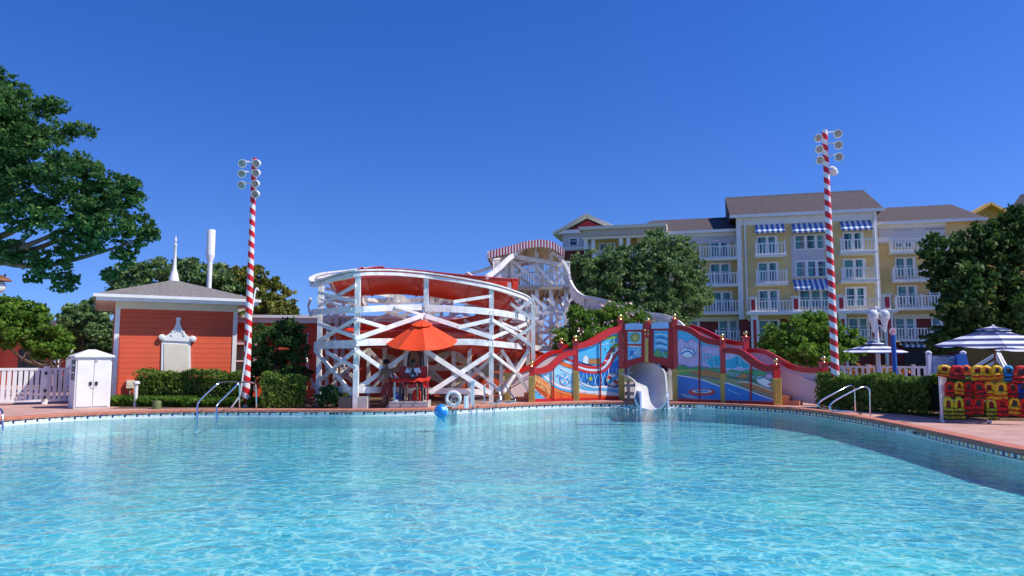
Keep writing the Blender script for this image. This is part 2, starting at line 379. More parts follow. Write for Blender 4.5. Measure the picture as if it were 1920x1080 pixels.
# tile band with its pattern, real tiles
def arclen(lp):
    s=[0]
    for i in range(len(lp)): s.append(s[-1]+(lp[(i+1)%len(lp)]-lp[i]).length)
    return s
AL=arclen(loop); TOT=AL[-1]
def at_s(s):
    s%=TOT; lo,hi=0,len(AL)-1
    while hi-lo>1:
        m_=(lo+hi)//2
        if AL[m_]<=s: lo=m_
        else: hi=m_
    p,q=loop[lo],loop[(lo+1)%N]; t=(s-AL[lo])/max(1e-6,AL[lo+1]-AL[lo]); return p.lerp(q,t),(q-p).normalized()
mb=MB(); step=0.34; k=int(TOT/step); step=TOT/k
def quad(s0,s1,z0,z1,m,d=0.0):
    a,ta=at_s(s0); b,tb=at_s(s1); n=Vector((ta.y,-ta.x,0))*OUT; n2=Vector((tb.y,-tb.x,0))*OUT
    a=a+n*d; b=b+n2*d
    mb.add([V(a.x,a.y,z0),V(b.x,b.y,z0),V(b.x,b.y,z1),V(a.x,a.y,z1)],[(0,1,2,3)],m)
def near_s(pt):
    i=min(range(N),key=lambda i:(loop[i].x-pt.x)**2+(loop[i].y-pt.y)**2); return AL[i]
txt=[(near_s(G(622,769.3)),2.0),(near_s(G(1715,803)),1.75),(near_s(G(1330,757)),.75),(near_s(G(905,762)),.6)]
zb=WL-0.02
for i in range(k):
    s0=i*step; p,_=at_s(s0+step/2); right=p.x>3.0 and p.y>6
    if any(abs(s0+step/2-t)<w/2 for t,w in txt):
        quad(s0,s0+step,-.155,-.045,1); quad(s0,s0+step,zb,-.155,1); continue
    if right:
        quad(s0,s0+step,-.085,-.045,0); 
        quad(s0,s0+step*.28,-.155,-.085,0); quad(s0+step*.28,s0+step*.5,-.155,-.085,1); quad(s0+step*.5,s0+step*.76,-.155,-.085,3); quad(s0+step*.76,s0+step,-.155,-.085,1)
        quad(s0,s0+step,-.175,-.155,0); quad(s0,s0+step,zb,-.175,1)
    else:
        for j in range(4): quad(s0+step*j/4,s0+step*(j+1)/4,-.085,-.045,[0,4,0,2][j])
        quad(s0,s0+step*.16,-.155,-.085,0); quad(s0+step*.16,s0+step*.5,-.155,-.085,1); quad(s0+step*.5,s0+step*.64,-.155,-.085,2 if p.x<-8 else 1); quad(s0+step*.64,s0+step,-.155,-.085,1)
        quad(s0,s0+step,zb,-.155,1)
mb.build('tile_band',[M['navy'],M['tilew'],M['tiley'],M['tileo'],M['tilep']],kind='structure')
# lettering of the depth tiles
mb=MB()
def tiletext(s,pt_s,w,h=.085,z=-.148):
    c,t=at_s(pt_s)
    n=Vector((-t.y,t.x,0)); n=n if n.dot(V(0,12,0)-c)>0 else -n
    t=V(-n.y,n.x,0)
    text_mb(mb,s,V(c.x,c.y,z)-t*w/2+n*.022,t,V(0,0,1),h,0,.004,w)
tiletext('3 FT',txt[0][0]-.55*OUT,.5)
tiletext('1 METER',txt[0][0]+.35*OUT,.95)
tiletext('3 FT',txt[1][0]-.55*OUT,.42)
tiletext('1 METER',txt[1][0]+.30*OUT,.85)
tiletext('3 FT',txt[2][0],.4); tiletext('3 FT',txt[3][0],.32)
mb.build('depth_lettering',M['black'],kind='structure')
# water surface
m=bpy.data.materials.new('water'); m.use_nodes=True; t=m.node_tree; t.nodes.clear(); out=t.nodes.new('ShaderNodeOutputMaterial')
tc=t.nodes.new('ShaderNodeTexCoord')
def N_(ty,**k):
    n=t.nodes.new(ty)
    for a,b in k.items(): setattr(n,a,b)
    return n
def noise(scale,detail,dist=0.0,sx=1,sy=1,rot=0):
    mp=N_('ShaderNodeMapping'); mp.inputs['Scale'].default_value=(sx,sy,1); mp.inputs['Rotation'].default_value=(0,0,rot); t.links.new(tc.outputs['Object'],mp.inputs[0])
    n=N_('ShaderNodeTexNoise'); n.inputs['Scale'].default_value=scale; n.inputs['Detail'].default_value=detail; n.inputs['Distortion'].default_value=dist
    t.links.new(mp.outputs[0],n.inputs['Vector']); return n
n1=noise(2.6,2,.5,.8,1.25,.2); n2=noise(8,3,.8,.85,1.3,-.3); n3=noise(.35,2,.3)
a=N_('ShaderNodeMath',operation='MULTIPLY'); t.links.new(n2.outputs[0],a.inputs[0]); a.inputs[1].default_value=.30
b=N_('ShaderNodeMath',operation='ADD'); t.links.new(n1.outputs[0],b.inputs[0]); t.links.new(a.outputs[0],b.inputs[1])
bp=N_('ShaderNodeBump'); bp.inputs['Strength'].default_value=1.0; bp.inputs['Distance'].default_value=0.034; t.links.new(b.outputs[0],bp.inputs['Height'])
gl=N_('ShaderNodeBsdfGlossy'); gl.inputs['Roughness'].default_value=.03; t.links.new(bp.outputs[0],gl.inputs['Normal'])
fr=N_('ShaderNodeFresnel'); fr.inputs['IOR'].default_value=1.33; t.links.new(bp.outputs[0],fr.inputs['Normal'])
# caustic lines painted into the transparent colour; no refraction is traced
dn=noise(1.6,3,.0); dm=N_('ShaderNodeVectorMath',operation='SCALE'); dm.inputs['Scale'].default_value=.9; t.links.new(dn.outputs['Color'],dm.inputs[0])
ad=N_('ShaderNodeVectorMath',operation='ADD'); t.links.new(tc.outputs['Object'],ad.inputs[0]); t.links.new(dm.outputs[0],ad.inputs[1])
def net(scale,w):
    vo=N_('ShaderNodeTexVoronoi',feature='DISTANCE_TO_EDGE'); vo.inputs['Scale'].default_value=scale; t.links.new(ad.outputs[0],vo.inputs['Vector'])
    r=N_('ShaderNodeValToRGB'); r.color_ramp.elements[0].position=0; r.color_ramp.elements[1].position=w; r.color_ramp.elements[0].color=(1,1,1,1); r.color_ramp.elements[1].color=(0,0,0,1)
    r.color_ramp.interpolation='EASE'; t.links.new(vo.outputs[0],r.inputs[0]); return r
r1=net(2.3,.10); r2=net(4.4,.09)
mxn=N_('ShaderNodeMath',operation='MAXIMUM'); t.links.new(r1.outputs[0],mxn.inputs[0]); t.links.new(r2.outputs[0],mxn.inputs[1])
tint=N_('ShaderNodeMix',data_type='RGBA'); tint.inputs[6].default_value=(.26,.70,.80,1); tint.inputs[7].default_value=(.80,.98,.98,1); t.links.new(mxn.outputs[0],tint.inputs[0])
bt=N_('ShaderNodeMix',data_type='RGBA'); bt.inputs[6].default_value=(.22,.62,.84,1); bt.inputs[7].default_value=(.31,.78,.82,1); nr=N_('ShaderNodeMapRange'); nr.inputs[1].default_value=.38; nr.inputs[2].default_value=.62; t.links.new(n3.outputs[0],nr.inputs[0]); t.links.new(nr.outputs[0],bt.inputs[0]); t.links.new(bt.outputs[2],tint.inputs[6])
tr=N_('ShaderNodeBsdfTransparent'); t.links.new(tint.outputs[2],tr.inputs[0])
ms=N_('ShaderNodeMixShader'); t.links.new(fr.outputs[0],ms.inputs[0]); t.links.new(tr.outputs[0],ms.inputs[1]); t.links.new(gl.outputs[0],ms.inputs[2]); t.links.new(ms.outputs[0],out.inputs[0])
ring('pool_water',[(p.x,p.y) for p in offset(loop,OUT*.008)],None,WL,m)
# splash foam where the chute ends : stuff
fo=MB(); cs=G(1215,764,WL)
for i in range(260):
    r=abs(random.gauss(0,.55)); a_=random.uniform(0,6.28); fo.ball(cs+V(r*math.cos(a_)*1.2,-abs(r*math.sin(a_))*1.3+.1,random.uniform(0,.16)*math.exp(-r)),random.uniform(.015,.045),0,5,.6)
fo.build('splash',mat('foam',(.82,.86,.88),.4),kind='stuff',label='white splash of water at the foot of the pale chute')
# ================================================================== LEFT BUILDING
BA=R(30); BD=V(math.cos(BA),math.sin(BA),0); BN=V(math.sin(BA),-math.cos(BA),0)
B0=P(211,740,27.0); B0.z=0
def onwall(px,py,off=0.0):
    A=B0+BN*off; q=Wp(px,py,A,A+BD); return q
u1=(onwall(439,700)-B0).dot(BD); EH=onwall(211,566).z; depthB=5.6
def bw(u,v,z): return B0+BD*u-BN*v+V(0,0,z)
def fbox(mb,fw,u0,u1,v0,v1,z0,z1,m=0):
    pts=[fw(u,v,z) for z in(z0,z1) for v in(v0,v1) for u in(u0,u1)]
    mb.add(pts,[(0,1,3,2),(4,6,7,5),(0,4,5,1),(2,3,7,6),(0,2,6,4),(1,5,7,3)],m)
e=empty('red_building',B0,'small orange-red clapboard building with a grey hip roof and a white ornamental panel','building')
mb=MB(); fbox(mb,bw,0,u1,0,depthB,0,EH); mb.build('wall',M['red_wall'],e)
mb=MB(); 
for u in(-.05,u1-.11): mb=MB(); fbox(mb,bw,u,u+.16,-.035,.12,0,EH-.24); mb.build('corner_trim',M['white'],e)
mb=MB(); fbox(mb,bw,-.06,u1+.06,-.045,.1,EH-.24,EH+.02); mb.build('frieze',M['cream'],e)
ov=.68; mb=MB(); fbox(mb,bw,-ov,u1+ov,-ov,depthB+ov,EH+.02,EH+.07); mb.build('soffit',M['cream'],e)
mb=MB()
for a_ in ((-ov-.03,u1+ov+.03,-ov-.03,-ov),(-ov-.03,u1+ov+.03,depthB+ov,depthB+ov+.03),(-ov-.03,-ov,-ov,depthB+ov),(u1+ov,u1+ov+.03,-ov,depthB+ov)): fbox(mb,bw,*a_,EH+.0,EH+.22)
for a_ in ((-ov-.12,u1+ov+.12,-ov-.12,-ov-.03),(u1+ov+.03,u1+ov+.12,-ov-.03,depthB)): fbox(mb,bw,*a_,EH+.13,EH+.24)
mb.build('fascia',M['white'],e)
cu,cv=u1/2,depthB/2; RH=EH+1.22; o2=ov+.1; mb=MB()
c=[bw(-o2,-o2,EH+.23),bw(u1+o2,-o2,EH+.23),bw(u1+o2,depthB+o2,EH+.23),bw(-o2,depthB+o2,EH+.23),bw(cu,cv,RH)]
mb.add(c,[(0,1,4),(1,2,4),(2,3,4),(3,0,4)]); mb.add([p-V(0,0,.02) for p in c[:4]],[(3,2,1,0)])
roof=mb.build('roof',M['shingle'],e)
mb=MB(); top=bw(cu,cv,RH-.15); mb.lathe(top,[(.24,0),(.22,.1),(.14,.45),(.085,.6),(.07,.9),(.055,1.6),(.075,1.63),(.075,1.68),(.035,1.7),(.03,1.8),(.06,1.84),(.035,1.9),(.012,2.05)],12)
mb.build('finial',M['white'],roof,True)
# ornamental panel
mb=MB(); q=lambda px,py:onwall(px,py)
fr_=[(301.5,699),(303,638),(357,641),(358,699)]
mb.poly([q(*p) for p in fr_],BN,.05,0); mb.poly([q(307,699),q(307.5,644),q(353,646.5),q(353.5,699)],BN,.075,1)
orn=[(299,636),(300,629),(305,627),(311,630),(318,625),(325,617),(329,609),(331,602),(334,598),(336.5,603),(338,610),(342,618),(348,627),(355,632),(360,629),(365,632),(365,639),(359,641),(302,638)]
mb.poly([q(*p) for p in orn],BN,.10,0)
for p in ((303,632),(362,635.5)): mb.lathe(q(*p),[(.11,0),(.11,.14),(.05,.16)],12,0,BN)
mb.lathe(q(334,599),[(.09,0),(.09,.12)],10,0,BN)
for i in range(7): 
    a_=math.pi*(i/6); mb.lathe(q(333,628)+BD*math.cos(a_)*.22+V(0,0,math.sin(a_)*.2),[(.05,.08),(.05,.125),(.02,.135)],8,0,BN)
mb.build('ornamental_panel',[M['white'],M['cream']],e)
mb=MB(); p0=onwall(244,720,.02); mb.frame(p0+BN*.07,BD*.13,BN*.07,V(0,0,.15)); mb.frame(p0+BN*.145,BD*.08,BN*.006,V(0,0,.06)); mb.tube([p0+BN*.06-V(0,0,.15),V(p0.x,p0.y,0)+BN*.06],.02,6)
mb.build('meter_box',M['cream'],e)
# annex to the right, further back
A0=P(442,700,31.5); A0.z=0; aa=R(8); AD=V(math.cos(aa),math.sin(aa),0); AN=V(math.sin(aa),-math.cos(aa),0)
def aw(u,v,z): return A0+AD*u-AN*v+V(0,0,z)
aL=13.0; aH=Wp(520,606,A0,A0+AD).z
e=empty('annex_building',A0,'low orange-red annex with flat white cornice behind the dark bush','building')
mb=MB(); fbox(mb,aw,-1,aL,0,5,0,aH); mb.build('wall',M['red_wall'],e)
mb=MB(); fbox(mb,aw,-1.2,aL+.2,-.25,5.2,aH,aH+.22); fbox(mb,aw,-1.3,aL+.3,-.4,5.3,aH+.22,aH+.34); mb.build('cornice',M['white'],e)
mb=MB()
for u in(-.55,.75): fbox(mb,aw,u,u+.1,-.08,.02,.3,2.5)
fbox(mb,aw,-.45,.75,-.07,.02,2.3,2.5); fbox(mb,aw,-.45,.75,-.05,.01,1.55,1.62); mb.build('window_frame',M['white'],e)
mb=MB(); fbox(mb,aw,-.45,.75,-.03,.01,.3,2.3); mb.build('window',M['glass'],e)
# vent stack behind the roof
vp=P(391,560,36); vp.z=0; zt=P(390,431,36).z
mb=MB(); mb.lathe(vp,[(.115,0),(.115,zt-1.72),(.125,zt-1.62),(.205,zt-1.35),(.215,zt-1.27),(.205,zt-1.2),(.205,zt-.05),(.19,zt)],14)
mb.build('vent_stack',M['white'],None,True,'tall white vent pipe with a wide cylindrical head rising behind the grey hip roof','vent pipe',loc=vp)
# ------------------------------------------------------------------ storage cupboard
c0=P(168,740,25.4); bx=V(c0.x,c0.y,0); e=empty('storage_shed',bx,'white storage cupboard with double doors and a peaked lid on the deck','shed')
ang=R(41); sx=V(math.cos(ang),math.sin(ang),0); sy=V(-math.sin(ang),math.cos(ang),0)
def sw(u,v,z): return bx+sx*u+sy*v+V(0,0,z)
w_,d_,h_=.55,.50,1.74
mb=MB(); fbox(mb,sw,-w_,w_,-d_+.03,d_,.0,h_); mb.build('body',M['white'],e)
for s_ in(-1,1):
    mb=MB(); a_,b_=sorted((s_*.012,s_*(w_-.05))); fbox(mb,sw,a_,b_,-d_,-d_+.028,.06,h_-.05); dr=mb.build('door',M['white'],e)
    mb=MB(); a_,b_=sorted((s_*.05,s_*.13)); fbox(mb,sw,a_,b_,-d_-.03,-d_-.001,.78,.9); mb.build('handle',M['black'],dr)
mb=MB(); fbox(mb,sw,-.09,.05,-d_-.015,-d_-.001,.68,.71); fbox(mb,sw,.01,.09,-d_-.015,-d_-.001,h_-.17,h_-.1); mb.build('latch',M['grey'],e)
mb=MB(); o_=.07; r=[sw(-w_-o_,-d_-o_,h_),sw(w_+o_,-d_-o_,h_),sw(w_+o_,d_+o_,h_),sw(-w_-o_,d_+o_,h_)]; r2_=[p+V(0,0,.05) for p in r]
ap=[sw(-.12,0,h_+.27),sw(.12,0,h_+.27)]
mb.add(r+r2_+ap,[(3,2,1,0),(0,1,5,4),(1,2,6,5),(2,3,7,6),(3,0,4,7),(4,5,9,8),(5,6,9),(6,7,8,9),(7,4,8)]); mb.build('lid',M['white'],e)
mb=MB()
for z0,z1 in ((.95,1.2),(1.24,1.45),(1.49,1.66)): fbox(mb,sw,-w_-.012,-w_+.0,-.36,.2,z0,z1)
mb.build('side_opening',M['black'],e)
mb=MB()
for z in(1.22,1.47,1.68): fbox(mb,sw,-w_-.06,-w_-.013,-.4,.25,z-.02,z+.02)
mb.build('side_shelf',M['white'],e)
# ------------------------------------------------------------------ gate fence at left
def picket_fence(name,a,b,h,label,cat,pw=.09,gap=.075,mats=M['white'],posts=None,z0=.08,group=None,th=.03,cap=False):
    a=Vector(a);b=Vector(b); d=(b-a); L=d.length; d.normalize(); n=V(-d.y,d.x,0)
    e=empty(name,a,label,cat,group)
    mb=MB(); 
    for z in((z0+.06),(h-.05)): mb.frame((a+b)/2+V(0,0,z),d*L/2,n*.03,V(0,0,.045))
    mb.build('rail',mats,e)
    mb=MB(); k=int(L/(pw+gap))
    for i in range(k):
        p=a+d*(L*(i+.5)/k); mb.frame(p+V(0,0,(z0+h)/2),d*pw/2,n*th/2,V(0,0,(h-z0)/2-.06))
    mb.build('pickets',mats,e)
    ps=posts if posts else [0,L]
    for s_ in ps:
        mb=MB(); p=a+d*s_; mb.frame(p+V(0,0,(h+.03)/2),d*.055,n*.055,V(0,0,(h+.03)/2)); mb.frame(p+V(0,0,h+.045),d*.075,n*.075,V(0,0,.015)); mb.build('post',mats,e)
    return e
gA=G(-160,764); gB=G(82,758); gC=G(128,756); gh=P(0,688,gA.y).z-0.05
picket_fence('gate_fence',gA,gB,gh,'long white slatted fence panel at the left edge of the deck','fence',.125,.045)
g=picket_fence('gate',gB+(gC-gB)*.06,gC+(gC-gB)*.6,gh,'narrow white slatted gate with black latch beside the cupboard','gate',.125,.045)
mb=MB(); 
for z in(.25,.5,1.15): mb.box(gB+V(.06,-.07,z),(.07,.04,.12))
mb.build('latch',M['black'],g)
# orange building far left behind gate, and street lamp edge
ob=P(80,680,46); ob.z=0; e=empty('far_orange_building',ob,'orange-red building with white posts glimpsed behind the gate under the trees','building')
mb=MB(); mb.box(ob+V(-2,3,1.9),(14,5,3.8)); mb.build('wall',M['red_wall'],e)
mb=MB(); mb.box(ob+V(-2,3,3.95),(15.2,6.2,.3)); mb.build('roof',M['shingle'],e)
for dx_,w_ in ((-1.1,1.5),(3.0,2.2)): mb=MB(); mb.box(ob+V(dx_,.44,1.15),(w_,.1,2.3)); mb.build('doorway',M['black'],e)
for dx in(-3.2,1.1,1.9,4.6):
    mb=MB(); mb.box(ob+V(dx,-.3,1.9),(.3,.3,3.78)); mb.build('post',M['white'],e)
lp=P(-22,700,24); lp.z=0; zl=P(0,528,24).z; e=empty('street_lamp',lp,'street lamp with clear globe and brown hood cut off by the left edge','street lamp')
mb=MB(); mb.tube([lp,lp+V(0,0,zl-.6)],[.08,.05],10); mb.tube([lp+V(0,0,zl-.6),lp+V(.12,0,zl-.2),lp+V(.35,0,zl+.25)],.03,8); mb.build('pole',M['black'],e,True)
lc=P(-3,538,24); mb=MB(); mb.ball(lc,.22); mb.build('globe',M['lamp'],e,True)
mb=MB(); mb.lathe(lc+V(.05,0,.2),[(.33,0),(.3,.06),(.12,.16),(.03,.2)],14); mb.build('hood',M['wood'],e,True)
# small post and drain cap by the hedge
sp_=G(254,752); sp_=P(254,752,25.8); sp_.z=0; mb=MB(); mb.lathe(sp_,[(.065,0),(.065,.78),(.12,.8),(.12,.87),(.05,.9)],10); mb.build('bollard_light',M['white'],None,True,'short white post light in front of the meter box','post light',loc=sp_)
dp=G(294,766.5); mb=MB(); mb.lathe(dp,[(.14,0),(.14,.24),(.12,.27),(.05,.28)],12); mb.build('irrigation_cap',mat('green_cap',(.12,.16,.05),.6),None,True,'squat olive green cap in the grassy border','cap',loc=dp)
# ================================================================== LIGHT MASTS
def mast(bpx,bpy,d,tpx,tpy,r,lamps,label,lampr):
    b=P(bpx,bpy,d); b.z=0; tpt=P(tpx,tpy,d); H=tpt.z
    e=empty('light_mast',b,label,'light mast','red and white striped floodlight masts')
    sm=stripe_mat('candy_stripe',(.66,.012,.014),(.80,.78,.76),'Z',.40,1.0,.52,.35)
    mb=MB(); mb.tube([b+V(0,0,z*H/12) for z in range(13)],[r*(1-.35*z/12) for z in range(13)],16); mb.build('pole',sm,e,True)
    for i,(lx,ly,ty) in enumerate(lamps):
        c=P(lx,ly,d); z=c.z; off=V(c.x-b.x,0,0); yv=-.25 if ty<2 else .22
        c=V(c.x,b.y+yv,z); ax=V(.18 if lx<tpx else -.25,-1,-.42) if ty<2 else V(.3,.9,-.5)
        ax=ax.normalized(); mb=MB()
        mb.lathe(c-ax*lampr*1.5,[(lampr*.28,0),(lampr*.5,lampr*.12),(lampr*.85,lampr*.7),(lampr,lampr*1.35),(lampr*1.08,lampr*1.45),(lampr*1.08,lampr*1.6),(lampr*.9,lampr*1.6)],16,0,ax)
        h=mb.build('floodlight',M['white'],e,True)
        mb=MB(); mb.lathe(c+ax*lampr*.08,[(lampr*.84,0),(lampr*.84,lampr*.06),(lampr*.3,lampr*.14)],16,0,ax); mb.build('lens',M['lens'],h,True)
        mb=MB(); mb.tube([V(b.x,b.y,z+.12),c-ax*lampr*1.35+V(0,0,.05)],.028,6); mb.build('bracket',M['white'],h)
    return e
mast(461,748,25.7,471,297,.135,[(459,310,0),(458,329,0),(457.5,350,0),(485,310,0),(484.5,328,0),(483,348,0),(483,367,0)],'left striped floodlight mast standing by the clipped hedge at the red building',.143)
mast(1568,748,24.6,1547,244,.14,[(1529,263,0),(1530.5,284,0),(1532,304,0),(1565,255,0),(1566,276,0),(1567,298,0),(1568,320,2)],'right striped floodlight mast in front of the yellow hotel',.142)
gp=G(448,762); mb=MB(); mb.tube([V(gp.x,25.2,0),P(450,742,25.2),P(478,548,25.9)],.03,8); mb.tube(smoothpath([P(478,548,25.9),P(481,540,25.95),P(485,545,26)],4),.028,8)
mb.build('leaning_pole',M['white'],None,True,'thin white hooked pole leaning against the left striped mast','pole',loc=V(gp.x,25.2,0))
# ================================================================== WATER SLIDE
def lerp_tab(tab,x):
    if x<=tab[0][0]: return tab[0][1]
    for (a,b),(c,d) in zip(tab,tab[1:]):
        if x<=c: return b+(d-b)*(x-a)/(c-a)
    return tab[-1][1]
FT=[(575,29),(592,26.8),(667,24.7),(725,25.6),(797,26.6),(860,26.9),(920,27.6),(945,28.6),(990,30.6),(1005,32)]
BT=[(575,29),(625,31.6),(730,33.5),(830,33.5),(900,33),(960,32),(1005,30)]
df=lambda x: lerp_tab(FT,x)
db=lambda x: lerp_tab(BT,x)
sl0=V(-3.5,28.5,0)
slide=empty('water_slide',sl0,'big white timber coaster-like frame carrying a spiral red water slide','water slide')
def pathpx(pts,dfun,n=6,off=0.0):
    return smoothpath([P(x,y,dfun(x)+off) for x,y in pts],n)
def post(px,d,ytop,w=.2,name='post'):
    b=P(px,740,d); b.z=0; z=P(px,ytop,d).z; mb=MB(); mb.box(b+V(0,0,z/2),(w,w,z)); o=mb.build(name,M['white2'],slide)
    return b,z
FP=[(597,26.8,528),(667,24.7,510),(797,26.6,514),(921,27.6,534),(990,30.6,556)]
for x,d,y in FP: post(x,d,y,.17)
for x,y in ((628,512),(641,512),(725,506),(738,545),(808,545),(826,520),(845,545),(893,535),(955,530),(1000,570)): post(x,db(x),y,.17)
# curved top rail (double), level beams
def curved(pts,h,w=.07,name='curved_beam',off=-.13,dfun=df,n=5,m=M['white2']):
    mb=MB(); mb.strip(pathpx(pts,dfun,n,off),w,h*.82); return mb.build(name,m,slide)
top3=[P(700,501,31.5),P(640,508,30.5),P(603,513,29),P(584,522,27.8),P(592,529,26.6),P(628,517,25.5),P(667,508,24.6),P(730,506.5,25.5),P(797,512,26.4),P(860,521,26.7),P(921,533,27.4),P(960,545,28.8),P(988,557,30.4),P(1000,575,31.8),P(998,598,33)]
tp=smoothpath(top3,7); mb=MB(); mb.strip(tp,.2,.055); mb.build('top_rail',M['white2'],slide)
mb=MB(); mb.strip([p-V(0,0,.13) for p in tp],.12,.12); mb.build('under_rail',M['white2'],slide)
curved([(585,586),(597,584.5),(667,581),(735,577),(790,576)],.26,off=-.12)
curved([(797,577.5),(860,580),(921,585),(960,591),(992,599)],.30,off=-.16)
curved([(590,648),(630,646),(667,645)],.34,off=-.12); curved([(667,642),(720,641),(797,641),(845,641)],.30,off=-.19)
curved([(835,642),(880,641),(921,644),(960,648),(1000,652),(1060,655)],.28,off=-.12)
curved([(592,527),(630,523),(665,515)],.2,off=-.2)
curved([(600,729),(667,731),(730,731),(800,732),(870,734),(921,736)],.26,off=.15)
curved([(583,560),(578,575),(583,592)],.10,off=.2); curved([(577,625),(574,660),(579,700),(590,728)],.12,off=.1)
# straight braces on the front ring, (x0,y0,x1,y1,height)
BR=[(597,575,667,535,.2),(597,548,667,566,.2),(597,607,667,632,.22),(597,640,667,598,.22),(600,560,660,580,.12),
 (590,656,655,731,.24),(667,656,583,727,.24),(612,660,668,690,.2),(667,656,797,748,.24),(655,740,775,655,.26),(667,598,726,615,.22),(667,635,797,590,.26),
 (797,592,921,632,.28),(858,614,921,600,.24),(793,655,921,738,.30),(806,736,921,662,.28),(921,599,990,640,.22),(921,634,990,606,.22),
 (921,662,985,712,.2),(945,735,990,664,.2),(797,592,740,575,.14),(940,605,985,625,.14),(850,566,921,555,.2)]
for bi_,(x0,y0,x1,y1,h) in enumerate(BR):
    oo=.22+.065*((y1>y0)); mb=MB(); mb.beam(P(x0,y0,df(x0)-oo),P(x1,y1,df(x1)-oo),.06,h*.6); mb.build('brace',M['white2'],slide)
# back ring
for pts,h in (([(625,560),(730,565),(830,562),(900,568),(1000,580)],.3),([(625,600),(730,603),(830,602),(900,606),(1000,612)],.26),([(628,640),(730,642),(830,640),(900,642),(1000,650)],.26),([(625,530),(700,545),(760,560)],.28),([(628,700),(730,700),(900,702),(990,704)],.24)):
    curved(pts,h,dfun=db,off=.1,name='back_beam')
for x0,y0,x1,y1 in ((625,535,730,555),(730,520,640,560),(730,600,830,565),(730,565,830,600),(830,565,895,603),(895,570,830,600),(640,605,725,640),(725,605,640,640),(730,605,825,640),(830,640,900,606),(640,645,730,700),(730,645,640,700),(735,645,830,700),(830,645,735,700),(835,645,905,700),(905,645,835,700),(640,700,700,745),(735,745,830,702),(835,702,905,745),(905,702,835,745),(910,610,990,645),(990,610,910,645),(905,650,985,700),(985,650,905,700)):
    oo=.1+.08*(y1>y0); mb=MB(); mb.beam(P(x0,y0,db(x0)-oo),P(x1,y1,db(x1)-oo),.07,.15); mb.build('back_brace',M['white2'],slide)
for x,ys in ((597,(586,645,530)),(667,(582,644,598,655)),(797,(577,592)),(921,(585,645,600,662,735)),(990,(600,652))):
    for y in ys:
        for dx in(-2.2,2.2):
            c=P(x+dx,y,df(x)-.27); mb=MB(); mb.lathe(c,[(.026,0),(.026,.03),(.012,.04)],6,0,V(0,-1,0)); mb.build('bolt',M['steel'],slide)
# cross beams tying front and back, and interior posts
for x,y in ((597,560),(667,590),(797,590),(921,600),(667,660),(797,660),(921,665),(667,548),(921,560),(797,550)):
    p=P(x,y,df(x)); xb=x+(790-x)*.18; q=P(xb,600,db(xb)); q.z=p.z; mb=MB(); mb.beam(p,q,.09,.22); mb.build('cross_beam',M['white2'],slide)
for x,d in ((720,28.5),(760,28),(850,29),(880,28.5),(940,30),(965,30.5)): post(x,d,645,.15,'inner_post')
for a,b in (((720,28.5,700),(850,29,660)),((850,29,725),(720,28.5,665)),((850,29,720),(940,30,665)),((965,30.5,720),(850,29,670)),((720,28.5,735),(965,30.5,735)),((760,28,690),(965,30.5,690))):
    mb=MB(); mb.beam(P(a[0],a[2],a[1]),P(b[0],b[2],b[1]),.07,.22); mb.build('inner_brace',M['tan'],slide)
for k,(x0,y0,x1,y1) in enumerate(((610,560,690,575),(690,560,610,600),(610,610,690,640),(690,610,610,645),(690,655,770,735),(770,655,690,735),(610,655,690,735),(690,655,610,735),(850,655,940,735),(940,655,850,735),(870,600,940,640),(940,600,870,640),(940,655,992,735),(992,655,940,735),(945,560,1000,600),(1000,560,945,600),(770,655,850,735),(850,655,770,735),(700,575,770,600),(850,580,940,560),(850,560,930,585),(700,600,770,575),(610,540,690,560),(690,540,610,558),(945,610,1000,650),(1000,610,945,650),(770,600,852,575))):
    dd=29.3+.08*(k%2); mb=MB(); mb.beam(P(x0,y0,dd),P(x1,y1,dd),.06,.13); mb.build('inner_brace',M['white2'],slide)
for x in(612,690,770,852,940): post(x,29.55,572 if x in(612,940) else 650,.13,'inner_post')
# footings
for x,y in ((650,763),(681,763)):
    c=P(x,y,24.75); c.z=0; mb=MB(); mb.box(c+V(0,.1,.2),(.5 if x<670 else .3,.45,.4)); mb.build('footing',M['dstone'] if x<670 else M['grey'],slide)
